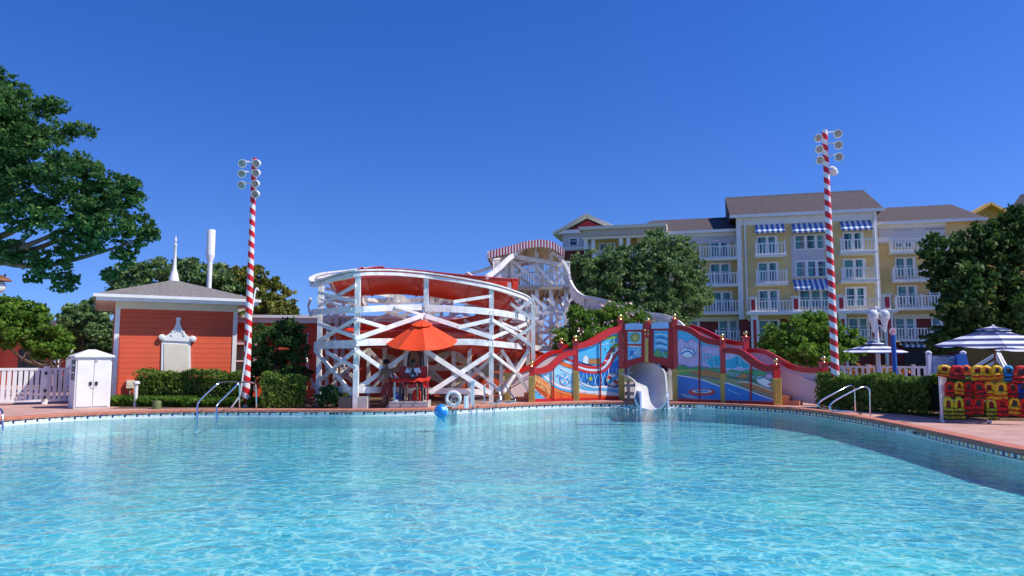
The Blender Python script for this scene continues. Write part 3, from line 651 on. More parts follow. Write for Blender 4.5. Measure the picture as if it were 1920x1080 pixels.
# red flume
def flume(pts,hw,dep,m,name,parent,n=7,lip=.10,th=.045,tilt=None):
    path=smoothpath(pts,n); L=len(path); mb=MB(); rows=[]; K=13
    for i,p in enumerate(path):
        d=path[min(i+1,L-1)]-path[max(i-1,0)]; d.normalize(); s=d.cross(V(0,0,1)).normalized(); u=s.cross(d).normalized()
        if tilt:
            a=tilt[min(int(i/n),len(tilt)-1)]; s,u=s*math.cos(a)+u*math.sin(a),u*math.cos(a)-s*math.sin(a)
        row=[]
        for k in range(K): 
            a=math.pi+math.pi*k/(K-1); row.append(p+s*hw*math.cos(a)+u*(dep*math.sin(a)))
        row=[p-s*(hw+lip)-u*.03,p-s*(hw+lip)]+row+[p+s*(hw+lip),p+s*(hw+lip)-u*.03]
        outer=[]
        for k in range(K-1,-1,-1):
            a=math.pi+math.pi*k/(K-1); outer.append(p+s*(hw+th)*math.cos(a)+u*((dep+th)*math.sin(a)-.02))
        rows.append(row+outer)
    n_=len(rows[0]); vs=[q for r_ in rows for q in r_]
    fs=[(i*n_+k,i*n_+(k+1)%n_,(i+1)*n_+(k+1)%n_,(i+1)*n_+k) for i in range(L-1) for k in range(n_)]
    mb.add(vs,fs); 
    o=mb.build(name,m,parent,True)
    # bolted joint flanges
    st=max(8,int(n*1.6))
    for i in range(st//2,L-1,st):
        p=path[i]; d=(path[i+1]-path[i-1]).normalized(); s=d.cross(V(0,0,1)).normalized(); u=s.cross(d).normalized()
        if tilt:
            a=tilt[min(int(i/n),len(tilt)-1)]; s,u=s*math.cos(a)+u*math.sin(a),u*math.cos(a)-s*math.sin(a)
        arc=[p+s*(hw+th+.02)*math.cos(math.pi+math.pi*k/16)+u*((dep+th+.02)*math.sin(math.pi+math.pi*k/16)) for k in range(17)]
        fl=MB(); fl.tube(arc,.045,6); fl.build('joint',m,o,True)
    return o
up_=[P(956,524,33.6),P(940,524,33.2),P(915,522,32.8),P(850,516,32.2),P(770,508,31.7),P(700,505,30.6),P(655,509,29.2),P(643,517,27.8),P(680,514,27.0),P(740,511,27.1),P(800,516,27.6),P(860,524,27.7),P(915,538,28.4),P(943,552,29.6),P(946,575,30.8),P(905,597,31.6),P(840,607,32),P(760,611,31.5),P(690,611,30),P(650,611,28.4),P(668,613,27.3),P(730,612,27.3),P(800,615,27.9),P(860,620,28.4),P(920,630,29.4),P(955,643,30.4),P(985,657,31.6),P(1030,668,32.4),P(1080,679,32.4),P(1150,690,31.8)]
tl=[0,0,0,0,0,.15,.3,.4,.35,.3,.3,.3,.4,.5,.4,.2,0,0,.15,.3,.35,.3,.25,.25,.2,.1,0,0,0,0]
flume(up_,.50,.78,M['flume'],'flume',slide,8,tilt=[-t for t in tl])
# plant wall under the slide
mb=MB(); wa=P(655,700,34.6);wb=P(1010,700,34.6); mb.box(V((wa.x+wb.x)/2,34.8,1.45),(wb.x-wa.x,.2,2.9)); mb.build('back_wall',mat('tan_board_wall',(.30,.24,.16),.8,var=.3,vs=1.5,bump=.3,bs=8),slide)
# ------------------------------------------------------------------ tower
tw=P(1015,700,37); tw.z=0
tower=empty('slide_tower',tw,'white lattice stair tower with a curved canopy edged in red and white stripes','slide tower')
TF,TB=35.2,39.5
def tp_(x,y,d=TF): return P(x,y,d)
for x,yt in ((961,486),(1007,474),(1034,474),(1063,500)):
    b=P(x,740,TF); b.z=0; z=P(x,yt,TF).z; mb=MB(); mb.box(b+V(0,0,z/2),(.19,.19,z)); mb.build('post',M['white2'],tower)
for x,yt in ((972,500),(1015,470),(1045,475)):
    b=P(x,740,TB); b.z=0; z=P(x,yt,TB).z; mb=MB(); mb.box(b+V(0,0,z/2),(.19,.19,z)); mb.build('post',M['white2'],tower)
def tb(x0,y0,x1,y1,h=.2,d=TF,off=-.13,name='brace',m=None):
    off-=.08*(y1>y0+3); mb=MB(); mb.beam(P(x0,y0,d+off),P(x1,y1,d+off),.07,h*.68); mb.build(name,m or M['white2'],tower)
for a in ((960,480,1000,487,.34),(1000,487,1030,492,.3),(1030,492,1063,500,.28),(997,584,1061,590,.26),(1003,623,1045,624,.24),(960,540,1000,541,.22)): tb(*a,name='beam',off=-.1)
for a in ((960,488,1006,527),(963,522,1004,496),(1006,498,1037,532),(1006,524,1034,502),(1036,505,1066,540),(1037,530,1064,505),
 (996,552,1024,580),(1022,582,1041,565),(1026,560,1052,584),(1052,582,1074,558),(1054,556,1070,576),(960,571,985,555),(963,548,985,562),
 (997,594,1027,616),(1000,612,1022,598),(1024,600,1052,622),(1022,620,1050,598),(1003,628,1035,655),(1005,652,1030,630),(1030,630,1060,655),(960,600,997,625),(962,640,995,610),
 (963,650,1003,690),(1003,650,963,690),(1007,655,1034,690),(1034,655,1007,690)): tb(*a)
for a in ((965,560,1015,600),(1015,560,975,600),(1015,560,1055,600),(1055,560,1015,600),(975,605,1015,645),(1015,605,975,645),(1015,605,1055,645),(1055,605,1015,645),(975,520,1015,550),(1015,520,1045,550)): tb(*a,d=TB,off=0)
# long braces under the deck between front and back
for x0,x1 in ((1000,1010),(1030,1022),(1060,1040),(975,985)):
    mb=MB(); mb.beam(P(x0,584,TF),P(x1,545,TB-1),.1,.22); mb.build('strut',M['white2'],tower)
# platform and railings
zp=P(1010,541,TF).z; xa=P(965,541,TF).x; xb=P(1068,541,TF).x
mb=MB(); mb.box(V((xa+xb)/2,(TF+TB)/2,zp),(xb-xa+.3,TB-TF+.5,.14)); 
for k in range(8): mb.box(V(xa+(xb-xa)*(k+.5)/8,(TF+TB)/2,zp-.17),(.06,TB-TF+.3,.2))
mb.build('platform',M['tan'],tower)
def pickets(parent,a,b,h,w=.05,gap=.14,name='railing',m=None,t=.03):
    a=Vector(a);b=Vector(b);d=b-a;L=d.length; hd=V(d.x,d.y,0).normalized(); mb=MB(); n=max(2,int(L/gap))
    mb.beam(a+V(0,0,h),b+V(0,0,h),.09,.06); mb.beam(a+V(0,0,.08),b+V(0,0,.08),.06,.06)
    for i in range(n+1):
        p=a.lerp(b,i/n); pw=w if i%max(1,n//2) else w*2
        mb.frame(p+V(0,0,h/2),hd*pw/2,V(-hd.y,hd.x,0)*t/2,V(0,0,h/2))
    return mb.build(name,m or M['white2'],parent)
for a,b in (((xa,TF,zp+.07),(xb,TF,zp+.07)),((xa,TB,zp+.07),(xb,TB,zp+.07)),((xa,TF,zp+.07),(xa,TB,zp+.07)),((xb,TF,zp+.07),(xb,TB-1.5,zp+.07))): pickets(tower,a,b,1.25)
zq=P(940,524,TF+1).z; pickets(tower,P(925,530,33.5),P(960,522,TF+.8),1.1)
# canopy : curved roof with striped valance
cx_=[(916,474),(940,468),(960,463),(980,457),(1000,453.5),(1018,452.5),(1035,456),(1048,463),(1056,470)]
def can(d,dy=0): return smoothpath([P(x,y+dy,d) for x,y in cx_],4)
f1,f2=can(TF-.9),can(TF-.9); f2=[V(p.x+.2,TB+.9,p.z) for p in f1]
mb=MB(); n=len(f1); mb.add(f1+f2+[p+V(0,0,.05) for p in f1]+[p+V(0,0,.05) for p in f2],
 [(i,i+1,n+i+1,n+i) for i in range(n-1)]+[(2*n+i,3*n+i,3*n+i+1,2*n+i+1) for i in range(n-1)]+[(i,2*n+i,2*n+i+1,i+1) for i in range(n-1)]+[(n+i,n+i+1,3*n+i+1,3*n+i) for i in range(n-1)])
mb.build('canopy',mat('canopy_underside',(.62,.50,.33),.7,var=.08),tower,True)
mb=MB(); n_=[0]
def valance(path,nn,out):
    L=[0]
    for a,b in zip(path,path[1:]): L.append(L[-1]+(b-a).length)
    def at(s):
        for i in range(len(path)-1):
            if s<=L[i+1]+1e-9: return path[i].lerp(path[i+1],(s-L[i])/(L[i+1]-L[i]))
        return path[-1]
    for i in range(nn):
        a,b=at(L[-1]*i/nn)+out,at(L[-1]*(i+1)/nn)+out; t=V(0,0,.08)
        dn=V(0,0,-.27); mb.poly([a+t,b+t,b+dn,(a+b)/2+dn-V(0,0,.03),a+dn],out,.02,i%2)
valance(f1,52,V(0,-.04,0)); valance(f2,52,V(0,.04,0)); valance([f1[-1],f2[-1]],20,V(.04,0,0)); valance([f1[0],f2[0]],20,V(-.04,0,0))
mb.build('valance',[M['white'],M['dred']],tower)
for x,yb in ((1005,452),(1032,455)):
    for d in (TF,TB):
        p=P(x,530,d); mb=MB(); mb.beam(p,V(p.x,d,P(x,yb+3,TF).z),.08,.08); mb.build('canopy_post',M['white2'],tower)
mb=MB()
for k in range(6):
    i=int((n-1)*(k+.5)/6); mb.beam(f1[i]-V(0,0,.06),f2[i]-V(0,0,.06),.06,.1)
mb.build('rafters',M['tan'],tower)
# swooping roller-coaster rails
def swoop(pts,parent,h=.16,w=.12,name='swoop_rail'):
    mb=MB(); mb.strip(smoothpath([P(*p) for p in pts],7),w,h); return mb.build(name,M['white2'],parent)
swoop([(875,514,33),(890,522,32.6),(912,519,32.2),(935,503,33),(953,486,34),(972,471,34.6),(990,460,34.9),(1010,456,35)],tower,.22)
swoop([(870,516,35),(905,507,35),(940,494,36),(960,488,37)],tower,.14)
swoop([(1034,473,34.8),(1048,482,34.8),(1060,497,34.9),(1067,515,35),(1070,530,34.9),(1080,546,34.6),(1094,556,34.2),(1118,560,33.8),(1140,566,33.6),(1165,576,33.2),(1190,590,32.6),(1204,601,32)],tower,.15)
swoop([(1196,584,33.4),(1225,589,33),(1250,594,32.6),(1275,606,32.2),(1300,636,31.6)],tower,.15)
# stair flight with boarded sides under those rails
def side(pts,low,parent,m,name):
    p=smoothpath([P(*q) for q in pts],6); b=[Vector((q.x,q.y,q.z-low)) for q in p]; mb=MB(); n=len(p)
    for i in range(n-1):
        a,c=p[i],p[i+1]; d=(c-a); d.z=0; d.normalize(); nn=V(d.y,-d.x,0)
        mb.poly([a,c,b[i+1],b[i]],nn,.05)
    return mb.build(name,m,parent)
side([(1070,538,35),(1082,550,34.7),(1096,558,34.3),(1120,563,33.9),(1142,569,33.7),(1166,579,33.3),(1192,593,32.7)],.5,tower,M['white2'],'stair_side')
side([(1199,588,33.3),(1227,592,32.9),(1251,597,32.5),(1275,610,32.1),(1298,636,31.6)],.55,tower,M['white2'],'stair_side')
side([(1066,510,35.1),(1069,530,35),(1080,548,34.7),(1096,557,34.2)],.5,tower,M['white2'],'stair_side')
# ================================================================== MURAL BRIDGE
PA,PB,PC,PD,PE,PF=G(997,753.5),G(1080,751.5),G(1165,749.5),G(1268,752),G(1357,755.5),G(1457,759.5)
PA2=V(-.17,29.5,0); PF2=V(11.36,26.4,0)
mur=empty('mural_bridge',(PC+PD)/2,'red framed footbridge over the chute with painted panels and brass ball finials','bridge')
def zat(px,py,p): return P(px,py,p.y).z
def mpost(p,ytop,px,w=.2,yg=None,ball=True,m=M['red'],goldz=None):
    z=zat(px,ytop,p); gz=goldz if goldz else z*.40
    mb=MB(); mb.box(p+V(0,0,(z+gz)/2),(w,w,z-gz)); mb.box(p+V(0,0,z+.02),(w+.07,w+.07,.05)); po_=mb.build('post',m,mur)
    mb=MB(); mb.box(p+V(0,0,gz/2),(w+.05,w+.05,gz))
    for k in(-.3,0,.3): mb.box(p+V(k*w,-w/2-.03,gz/2+.05),(.03,.03,gz-.15))
    mb.build('foot',M['gold'],po_)
    if ball:
        mb=MB(); mb.lathe(p+V(0,0,z+.045),[(.07,0),(.05,.03),(.045,.05),(.02,.07)],10); mb.ball(p+V(0,0,z+.18),.09); mb.build('finial',M['brass'],po_,True)
mpost(PA,689,997,goldz=1.02); mpost(PB,640,1080,goldz=1.2); mpost(PC,601,1167,goldz=1.28); mpost(PD,600,1268,goldz=1.28); mpost(PE,638,1357,goldz=1.12); mpost(PF,685,1457,goldz=.98,w=.24)
mpost(PA2,687,952,goldz=1.12); mpost(PF2,681,1540,goldz=1.0,w=.24)
# painting colours
PC_=dict(sky=(.09,.52,.82),lb=(.38,.74,.88),white=(.80,.82,.82),orange=(.82,.14,.012),red=(.70,.03,.02),lilac=(.62,.46,.70),teal=(.02,.38,.55),green=(.10,.34,.12),
 lime=(.36,.50,.06),blue=(.015,.20,.60),dblue=(.03,.06,.25),yellow=(.78,.58,.14),brown=(.50,.20,.05),pink=(.70,.38,.55),olive=(.25,.28,.14),purple=(.28,.14,.38),black=(.02,.02,.03))
PN=list(PC_); PM=[mat('paint_'+k,PC_[k],.45,var=.10,vs=3,coat=.2) for k in PN]
def arcpts(pts,n=5): return [(q.x,q.y) for q in smoothpath([V(x,y,0) for x,y in pts],n)]
def bandpx(pts,w,n=5):
    p=arcpts(pts,n); up=[];lo=[]
    for i,(x,y) in enumerate(p):
        a=p[max(i-1,0)];b=p[min(i+1,len(p)-1)]; dx,dy=b[0]-a[0],b[1]-a[1]; l=math.hypot(dx,dy) or 1
        up.append((x-dy/l*w/2,y+dx/l*w/2)); lo.append((x+dy/l*w/2,y-dx/l*w/2))
    return [[up[i],up[i+1],lo[i+1],lo[i]] for i in range(len(p)-1)]
def clip(poly,x0,x1,ytop=None):
    def cl(ps,f,inter):
        out=[]
        for i in range(len(ps)):
            a,b=ps[i-1],ps[i]
            if f(b):
                if not f(a): out.append(inter(a,b))
                out.append(b)
            elif f(a): out.append(inter(a,b))
        return out
    for s,xx in ((1,x0),(-1,x1)):
        f=lambda p:s*(p[0]-xx)>=0
        def it(a,b): t=(xx-a[0])/(b[0]-a[0]); return (xx,a[1]+(b[1]-a[1])*t)
        if len(poly)>=3: poly=cl(poly,f,it)
    return poly
class Panel:
    def __init__(s,A,B,x0,x1,topc,yb0,yb1,nm='mural_panel',parent=None):
        s.A,s.B,s.x0,s.x1=A,B,x0,x1; d=(B-A).normalized(); s.n=V(d.y,-d.x,0); s.mb=MB(); s.l=0; s.nm=nm; s.parent=parent or mur
        s.topc=topc; s.yb=lambda x: yb0+(yb1-yb0)*(x-x0)/(x1-x0); s.base=list(topc)+[(x1,yb1),(x0,yb0)]
    def ytop(s,x):
        t=s.topc
        for a,b in zip(t,t[1:]):
            if a[0]<=x<=b[0]: return a[1]+(b[1]-a[1])*(x-a[0])/max(1e-6,b[0]-a[0])
        return t[0][1] if x<t[0][0] else t[-1][1]
    def shape(s,poly,c,line=True,keep=False):
        poly=clip([(x,y) for x,y in poly],s.x0,s.x1)
        if len(poly)<3: return
        poly=[(x,min(max(y,s.ytop(x)),s.yb(x))) for x,y in poly]
        if not keep: s.l+=1
        o=.02+.0011*s.l
        s.mb.poly([Wp(x,y,s.A,s.B)+s.n*o for x,y in poly],s.n,.0008,PN.index(c))
        if line:
            s.l+=1
            for i in range(len(poly)):
                (ax,ay),(bx,by)=poly[i-1],poly[i]; L=math.hypot(bx-ax,by-ay)
                if L<.6: continue
                wx,wy=-(by-ay)/L*.32,(bx-ax)/L*.32
                s.shape([(ax+wx,ay+wy),(bx+wx,by+wy),(bx-wx,by-wy),(ax-wx,ay-wy)],'dblue' if c not in('blue','teal','sky') else 'lb',line=False,keep=True)
    def bg(s,c):
        s.mb.poly([Wp(x,y,s.A,s.B) for x,y in s.base],s.n,.02,PN.index(c)); 
    def band(s,pts,w,c):
        s.l+=1
        if w>3 and c!='dblue':
            for q in bandpx(pts,w+1.1): s.shape(q,'dblue',False,True)
            s.l+=1
        for q in bandpx(pts,w): s.shape(q,c,False,True)
    def disc(s,x,y,rx,ry,c,n=16): s.shape([(x+rx*math.cos(6.2832*i/n),y+ry*math.sin(6.2832*i/n)) for i in range(n)],c)
    def done(s): return s.mb.build(s.nm,PM,s.parent)
def redband(A,B,outer,inner,name='top_rail',m=M['red'],th=.2):
    o=arcpts(outer,5); i_=arcpts(inner,5); d=(B-A).normalized(); n=V(d.y,-d.x,0); mb=MB()
    k=min(len(o),len(i_)); vs=[]
    for j in range(k):
        for (x,y) in (o[j],i_[j]):
            p=Wp(x,y,A,B); vs+=[p-n*th/2,p+n*th/2]
    fs=[]
    for j in range(k-1):
        a=4*j;b=4*(j+1); fs+=[(a,a+1,b+1,b),(a+2,b+2,b+3,a+3),(a+1,a+3,b+3,b+1),(a,b,b+2,a+2)]
    fs+=[(0,2,3,1),(4*(k-1),4*(k-1)+1,4*(k-1)+3,4*(k-1)+2)]
    mb.add(vs,fs); return mb.build(name,m,mur,True)
# front rails : outer and inner edge of each band in picture units, equal point counts
oAB=[(997,689),(1012,690),(1028,684),(1040,673),(1052,663),(1066,658),(1080,657)]; iAB=[(997,699),(1012,701),(1030,696),(1044,684),(1056,673),(1068,668),(1080,666.5)]
oBC=[(1080,644),(1092,642),(1108,635),(1124,625),(1140,617),(1152,613),(1167,611)]; iBC=[(1080,655),(1094,652),(1112,646),(1128,638),(1142,629),(1152,625),(1167,622.5)]
oDE=[(1268,609),(1284,611),(1300,617),(1314,627),(1328,633),(1342,636),(1357,637)]; iDE=[(1268,619),(1284,621),(1298,627),(1312,637),(1326,644),(1341,647),(1357,649)]
oEF=[(1357,652),(1374,652),(1392,656),(1408,666),(1422,677),(1438,684),(1457,686)]; iEF=[(1357,663),(1372,662.5),(1388,667),(1402,678),(1418,690),(1436,696.5),(1457,698)]
redband(PA,PB,oAB,iAB); redband(PB,PC,oBC,iBC); redband(PD,PE,oDE,iDE,m=M['dred']); redband(PE,PF,oEF,iEF,m=M['dred'])  # right wing takes the deeper red: its shade is put into the colour
for A,B,x0,x1,y0,y1,m_ in ((PA,PB,997,1080,748,746,M['red']),(PB,PC,1080,1165,746,744,M['red']),(PD,PE,1268,1357,747,749,M['dred']),(PE,PF,1357,1457,749,753,M['dred'])):  # right bottom rails carry their shade in the colour too
    d=(B-A).normalized(); z=Wp((x0+x1)/2,(y0+y1)/2,A,B).z; mb=MB(); mb.beam(A+V(0,0,z/2),B+V(0,0,z/2),.16,z); mb.build('bottom_rail',m_,mur)
for A,B,x,yt,yb in ((PA,PB,1036,690,748),(PB,PC,1124,640,746),(PD,PE,1313,636,748),(PE,PF,1409,684,751)):
    d=(B-A).normalized(); n=V(d.y,-d.x,0); mb=MB(); mb.beam(Wp(x,yt,A,B)+n*.09,Wp(x,yb,A,B)+n*.09,.045,.06); mb.build('mullion',M['dred'],mur)
# ---- panels
p=Panel(PA,PB,997,1080,arcpts(iAB),749,747); p.bg('lb')
p.shape([(1010,700),(1030,697),(1045,684),(1060,672),(1080,666),(1080,680),(1062,684),(1050,694),(1080,702),(1080,736),(1060,731),(1035,720),(1018,708)],'lb')
p.band([(1018,703),(1034,715),(1052,725),(1080,731)],5,'white'); p.band([(1012,702),(1028,716),(1048,728),(1080,737)],3,'sky')
p.band([(1048,678),(1060,684),(1080,690)],7,'orange'); p.band([(1060,672),(1070,676),(1080,679)],4,'red'); p.band([(1050,690),(1064,697),(1080,703)],3,'white')
p.shape([(998,701),(1010,702),(1022,715),(1040,727),(1060,734),(1080,738),(1080,749),(1026,749),(1012,738),(998,724)],'orange')
p.shape([(998,727),(1010,738),(1024,749),(998,749)],'sky'); p.band([(998,726),(1012,739),(1026,749)],1.6,'white')
p.band([(1052,735),(1052,748)],1,'red'); p.band([(1066,737),(1066,748)],1,'red'); p.band([(1036,729),(1058,737),(1080,741)],1.2,'yellow')
p.disc(1058,711,9,11,'white'); p.disc(1058,711,7.5,9.5,'sky'); p.band([(1052,704),(1058,711),(1064,718)],3,'white'); p.band([(1052,718),(1058,711),(1064,704)],3,'white')
for i in range(5): p.band([(1042+8*i,706+i*4),(1046+8*i,703+i*4),(1050+8*i,708+i*4)],1.4,'blue')
p.done()
mb=MB(); nn=p.n
for w_,x0,y0,x1,y1,h in (('KEISTER',1001.5,712.5,1031.5,730,.23),('COASTER',1001.5,722,1031,742,.24)):
    a=Wp(x0,y0,PA,PB);b=Wp(x1,y1,PA,PB); text_mb(mb,w_,a+nn*.12,(b-a),V(0,0,1),h,0,.008,(b-a).length)
mb.build('lettering',mat('sign_yellow',(.80,.62,.22),.5),mur)
p=Panel(PB,PC,1080,1167,arcpts(iBC),747,745); p.bg('sky')
p.shape([(1080,672),(1100,684),(1124,686),(1167,672),(1167,745),(1080,747)],'blue')
p.band([(1128,636),(1150,632),(1167,628)],5,'lime'); p.band([(1100,650),(1130,646),(1167,640)],1.5,'lb')
p.shape([(1092,672),(1098,664),(1104,672),(1104,682),(1092,682)],'white'); p.shape([(1103,673),(1126,672),(1126,683),(1103,683)],'brown'); p.shape([(1086,678),(1120,688),(1100,688)],'black')
p.band([(1080,682),(1100,688),(1122,688),(1134,678),(1142,662),(1152,650),(1167,646)],5,'red'); p.band([(1080,687),(1100,693),(1124,693),(1138,682),(1146,668),(1156,656),(1167,652)],4,'white')
p.band([(1080,691),(1104,698),(1128,697),(1141,687),(1149,673),(1158,661),(1167,657)],4,'red')
for i in range(7): p.band([(1122+i*5,688-i*6.2),(1128+i*5,690-i*6.2)],2,'black' if i%2 else 'white')
for i in range(6): p.band([(1084+i*14,700),(1090+i*14,726)],1.1,'lb'); p.band([(1094+i*13,700),(1084+i*13,728)],.9,'lb')
for i in range(4): p.band([(1140+i*7,690),(1140+i*7,722)],1.1,'white')
p.shape([(1080,712),(1094,718),(1110,724),(1130,722),(1150,727),(1167,725),(1167,742),(1130,740),(1080,734)],'white')
p.band([(1080,722),(1100,730),(1130,730),(1167,735)],4,'sky'); p.band([(1084,716),(1096,724),(1112,729)],2,'teal')
p.shape([(1080,735),(1110,738),(1167,743),(1167,746),(1080,748)],'orange'); p.band([(1080,735),(1115,739),(1167,742)],1.2,'white')
p.disc(1106,710,4,4.5,'lime'); p.disc(1147,712,12,13,'yellow'); p.disc(1147,712,10,11,'white'); p.band([(1138,706),(1147,712),(1156,718)],5,'red'); p.band([(1138,718),(1147,712),(1156,706)],5,'teal')
p.done()
p=Panel(PD,PE,1268,1357,arcpts(iDE),748,749.5); p.bg('sky')
p.shape([(1268,640),(1278,634),(1288,643),(1298,634),(1312,646),(1330,650),(1357,650),(1357,700),(1268,700)],'lilac')
for i in range(5): p.band([(1272+i*8,644),(1272+i*8,662)],1,'white')
for i in range(7): p.band([(1316,664-i*1.0),(1326+i*5,646+i*.6)],.9,'pink')
for x,y in ((1318,664),(1324,664),(1330,664),(1318,672),(1324,672),(1330,672)): p.shape([(x,y),(x+4,y-.5),(x+4,y+5),(x,y+5.5)],'white'); p.shape([(x+1,y+1),(x+3,y+1),(x+3,y+4),(x+1,y+4)],'teal')
p.shape([(1268,688),(1280,684),(1294,690),(1308,687),(1330,690),(1357,692),(1357,712),(1268,708)],'green'); p.band([(1268,697),(1300,695),(1357,701)],4,'lime')
p.shape([(1276,660),(1284,652),(1300,656),(1304,664),(1296,672),(1284,670)],'white'); p.band([(1278,664),(1290,658),(1302,665)],3,'blue')
p.shape([(1325,680),(1338,668),(1350,666),(1357,668),(1357,690),(1345,686),(1336,690)],'teal'); p.band([(1338,668),(1341,688)],1,'lb')
p.shape([(1290,697),(1312,696),(1325,692),(1340,696),(1357,703),(1357,710),(1310,704)],'brown'); p.shape([(1268,706),(1300,703),(1357,712),(1357,722),(1268,714)],'olive')
p.shape([(1268,703),(1290,706),(1320,712),(1357,726),(1357,750),(1268,750)],'blue'); p.band([(1268,703),(1292,707),(1320,713),(1357,727)],1.6,'white')
p.disc(1318,735,26,6.5,'red'); p.disc(1318,733.5,19,3.6,'white'); p.disc(1318,733.3,14,2.2,'blue')
for i in range(4): p.band([(1276+i*3,738+i*2),(1290+i*8,740+i*2.2)],.9,'lb')
p.done()
p=Panel(PE,PF,1357,1457,arcpts(iEF),750,752.5); p.bg('lilac')
p.shape([(1357,676),(1372,672),(1384,665),(1398,680),(1408,686),(1400,692),(1384,687),(1374,692),(1357,690)],'teal'); p.band([(1384,666),(1380,690)],1,'dblue'); p.band([(1384,666),(1392,690)],1,'lb')
p.shape([(1357,700),(1372,693),(1390,696),(1408,692),(1430,696),(1457,704),(1457,740),(1357,712)],'green')
for i in range(9): p.disc(1366+i*10,702+i*1.2,6,4,'lb' if i%3 else 'white'); p.disc(1367+i*10,703+i*1.2,5,3.2,'green')
p.shape([(1378,708),(1392,700),(1406,702),(1402,710)],'brown'); p.shape([(1357,708),(1400,712),(1457,726),(1457,748),(1357,716)],'olive')
p.shape([(1382,716),(1412,718),(1457,734),(1457,742),(1400,726)],'brown'); p.band([(1384,716),(1412,719),(1457,736)],1.2,'white')
p.shape([(1418,712),(1434,708),(1448,716),(1457,726),(1440,726),(1426,720)],'white'); p.shape([(1440,720),(1452,716),(1457,722),(1457,730)],'brown'); p.shape([(1437,702),(1446,700),(1452,706),(1445,712),(1438,709)],'pink')
p.shape([(1357,716),(1385,724),(1420,738),(1457,750),(1457,754),(1357,752)],'blue'); p.band([(1357,716),(1386,725),(1420,738),(1457,751)],1.8,'white'); p.band([(1366,730),(1390,740)],.9,'lb')
p.done()
# ---- bridge span between the wings
def spanpoly(pts,o0,t,m,name,mats=None):
    d=(PD-PC).normalized(); n=V(d.y,-d.x,0); mb=MB(); mb.poly([Wp(x,y,PC,PD)+n*o0 for x,y in pts],n,t); return mb.build(name,m,mur)
arch=arcpts([(1170,693),(1182,686),(1197,681),(1214,678.5),(1232,681),(1248,687),(1265,696)],4)
arch_in=arcpts([(1178,684),(1190,679),(1200,676),(1206,675)],4)
spanpoly([(1168,693)]+arch+[(1266,680)]+[(1252,672),(1226,668),(1214,667),(1203,669),(1178,676),(1168,680)],-.1,.16,M['dred'],'arch_beam')
for x0,x1,y0,y1 in ((1170,1177,606,690),(1203,1209,608,672),(1219,1226,606,672),(1253,1262,604,690)):
    spanpoly([(x0,y0),(x1,y0),(x1,y1),(x0,y1)],-.1,.15,M['dred'],'stile')
spanpoly([(1209,603),(1219,603),(1219,680),(1209,680)],-.12,.22,M['red'],'centre_post')
spanpoly([(1177,618),(1203,618),(1203,622),(1177,622)],-.1,.15,M['dred'],'cross_rail'); spanpoly([(1226,616),(1253,616),(1253,620),(1226,620)],-.1,.15,M['dred'],'cross_rail')
spanpoly([(1177,645),(1203,645.5),(1203,648.5),(1177,648)],-.1,.14,M['red'],'cross_rail'); spanpoly([(1177,648.3),(1203,648.8),(1203,651.5),(1177,651)],-.1,.12,M['white'],'cross_rail')
spanpoly([(1211,634),(1217,634),(1217,679),(1211,679)],.11,.04,M['gold'],'gold_strip')
for (x0,x1,y0) in ((1173.5,1206,607),(1222.5,1255,605)):
    spanpoly([(x0,y0+1),((x0+x1)/2-6,y0-1),((x0+x1)/2+6,y0-1),(x1,y0),(x1,y0+11),(x0,y0+11.5)],.06,.05,mat('pale_blue_board',(.42,.58,.80),.5,var=.05),'header_board')
d=(PD-PC).normalized(); mb=MB()
for x,y in ((1211,620),(1217,620),(1211,626),(1217,626)): mb=MB(); mb.ball(Wp(x,y,PC,PD)+V(d.y,-d.x,0)*.12,.05); mb.build('stud',M['brass'],mur,True)
mb=MB(); mb.ball(Wp(1214,600,PC,PD),.1); mb.build('finial',M['brass'],mur,True)
p=Panel(PC,PD,1177,1203,[(1177,621.5),(1203,621.5)],645,645); p.bg('lb'); p.disc(1191,633,9,9,'lime'); p.disc(1191,633,5.5,5.5,'yellow')
for i in range(3): p.band([(1177,627+i*6),(1182,626+i*6)],2,'teal')
p.done()
p=Panel(PC,PD,1177,1203,[(1177,651.5),(1203,651.5)],677,671); p.bg('sky')
for a in ((1178,674,1198,654),(1180,655,1200,668),(1190,652,1184,674),(1178,664,1202,660),(1196,653,1202,670)): p.band([(a[0],a[1]),(a[2],a[3])],1.2,'white')
p.shape([(1183,656),(1190,658),(1187,667),(1180,668)],'blue'); p.done()
p=Panel(PC,PD,1226,1253,[(1226,619.5),(1253,619.5)],670,675); p.bg('sky')
for i in range(6): p.band([(1228+i%2*3,628+i*5.5),(1238,626+i*5.8),(1251,630+i*5.6)],2.0,'dblue' if i%2 else 'white'); p.band([(1234,631+i*5.5),(1250,634+i*5.6)],1.2,'white')
p.shape([(1226,660),(1234,654),(1240,660),(1253,658),(1253,676),(1226,672)],'green'); p.band([(1234,654),(1234,672)],1.2,'lime'); p.band([(1242,660),(1250,674)],1.2,'lb'); p.done()
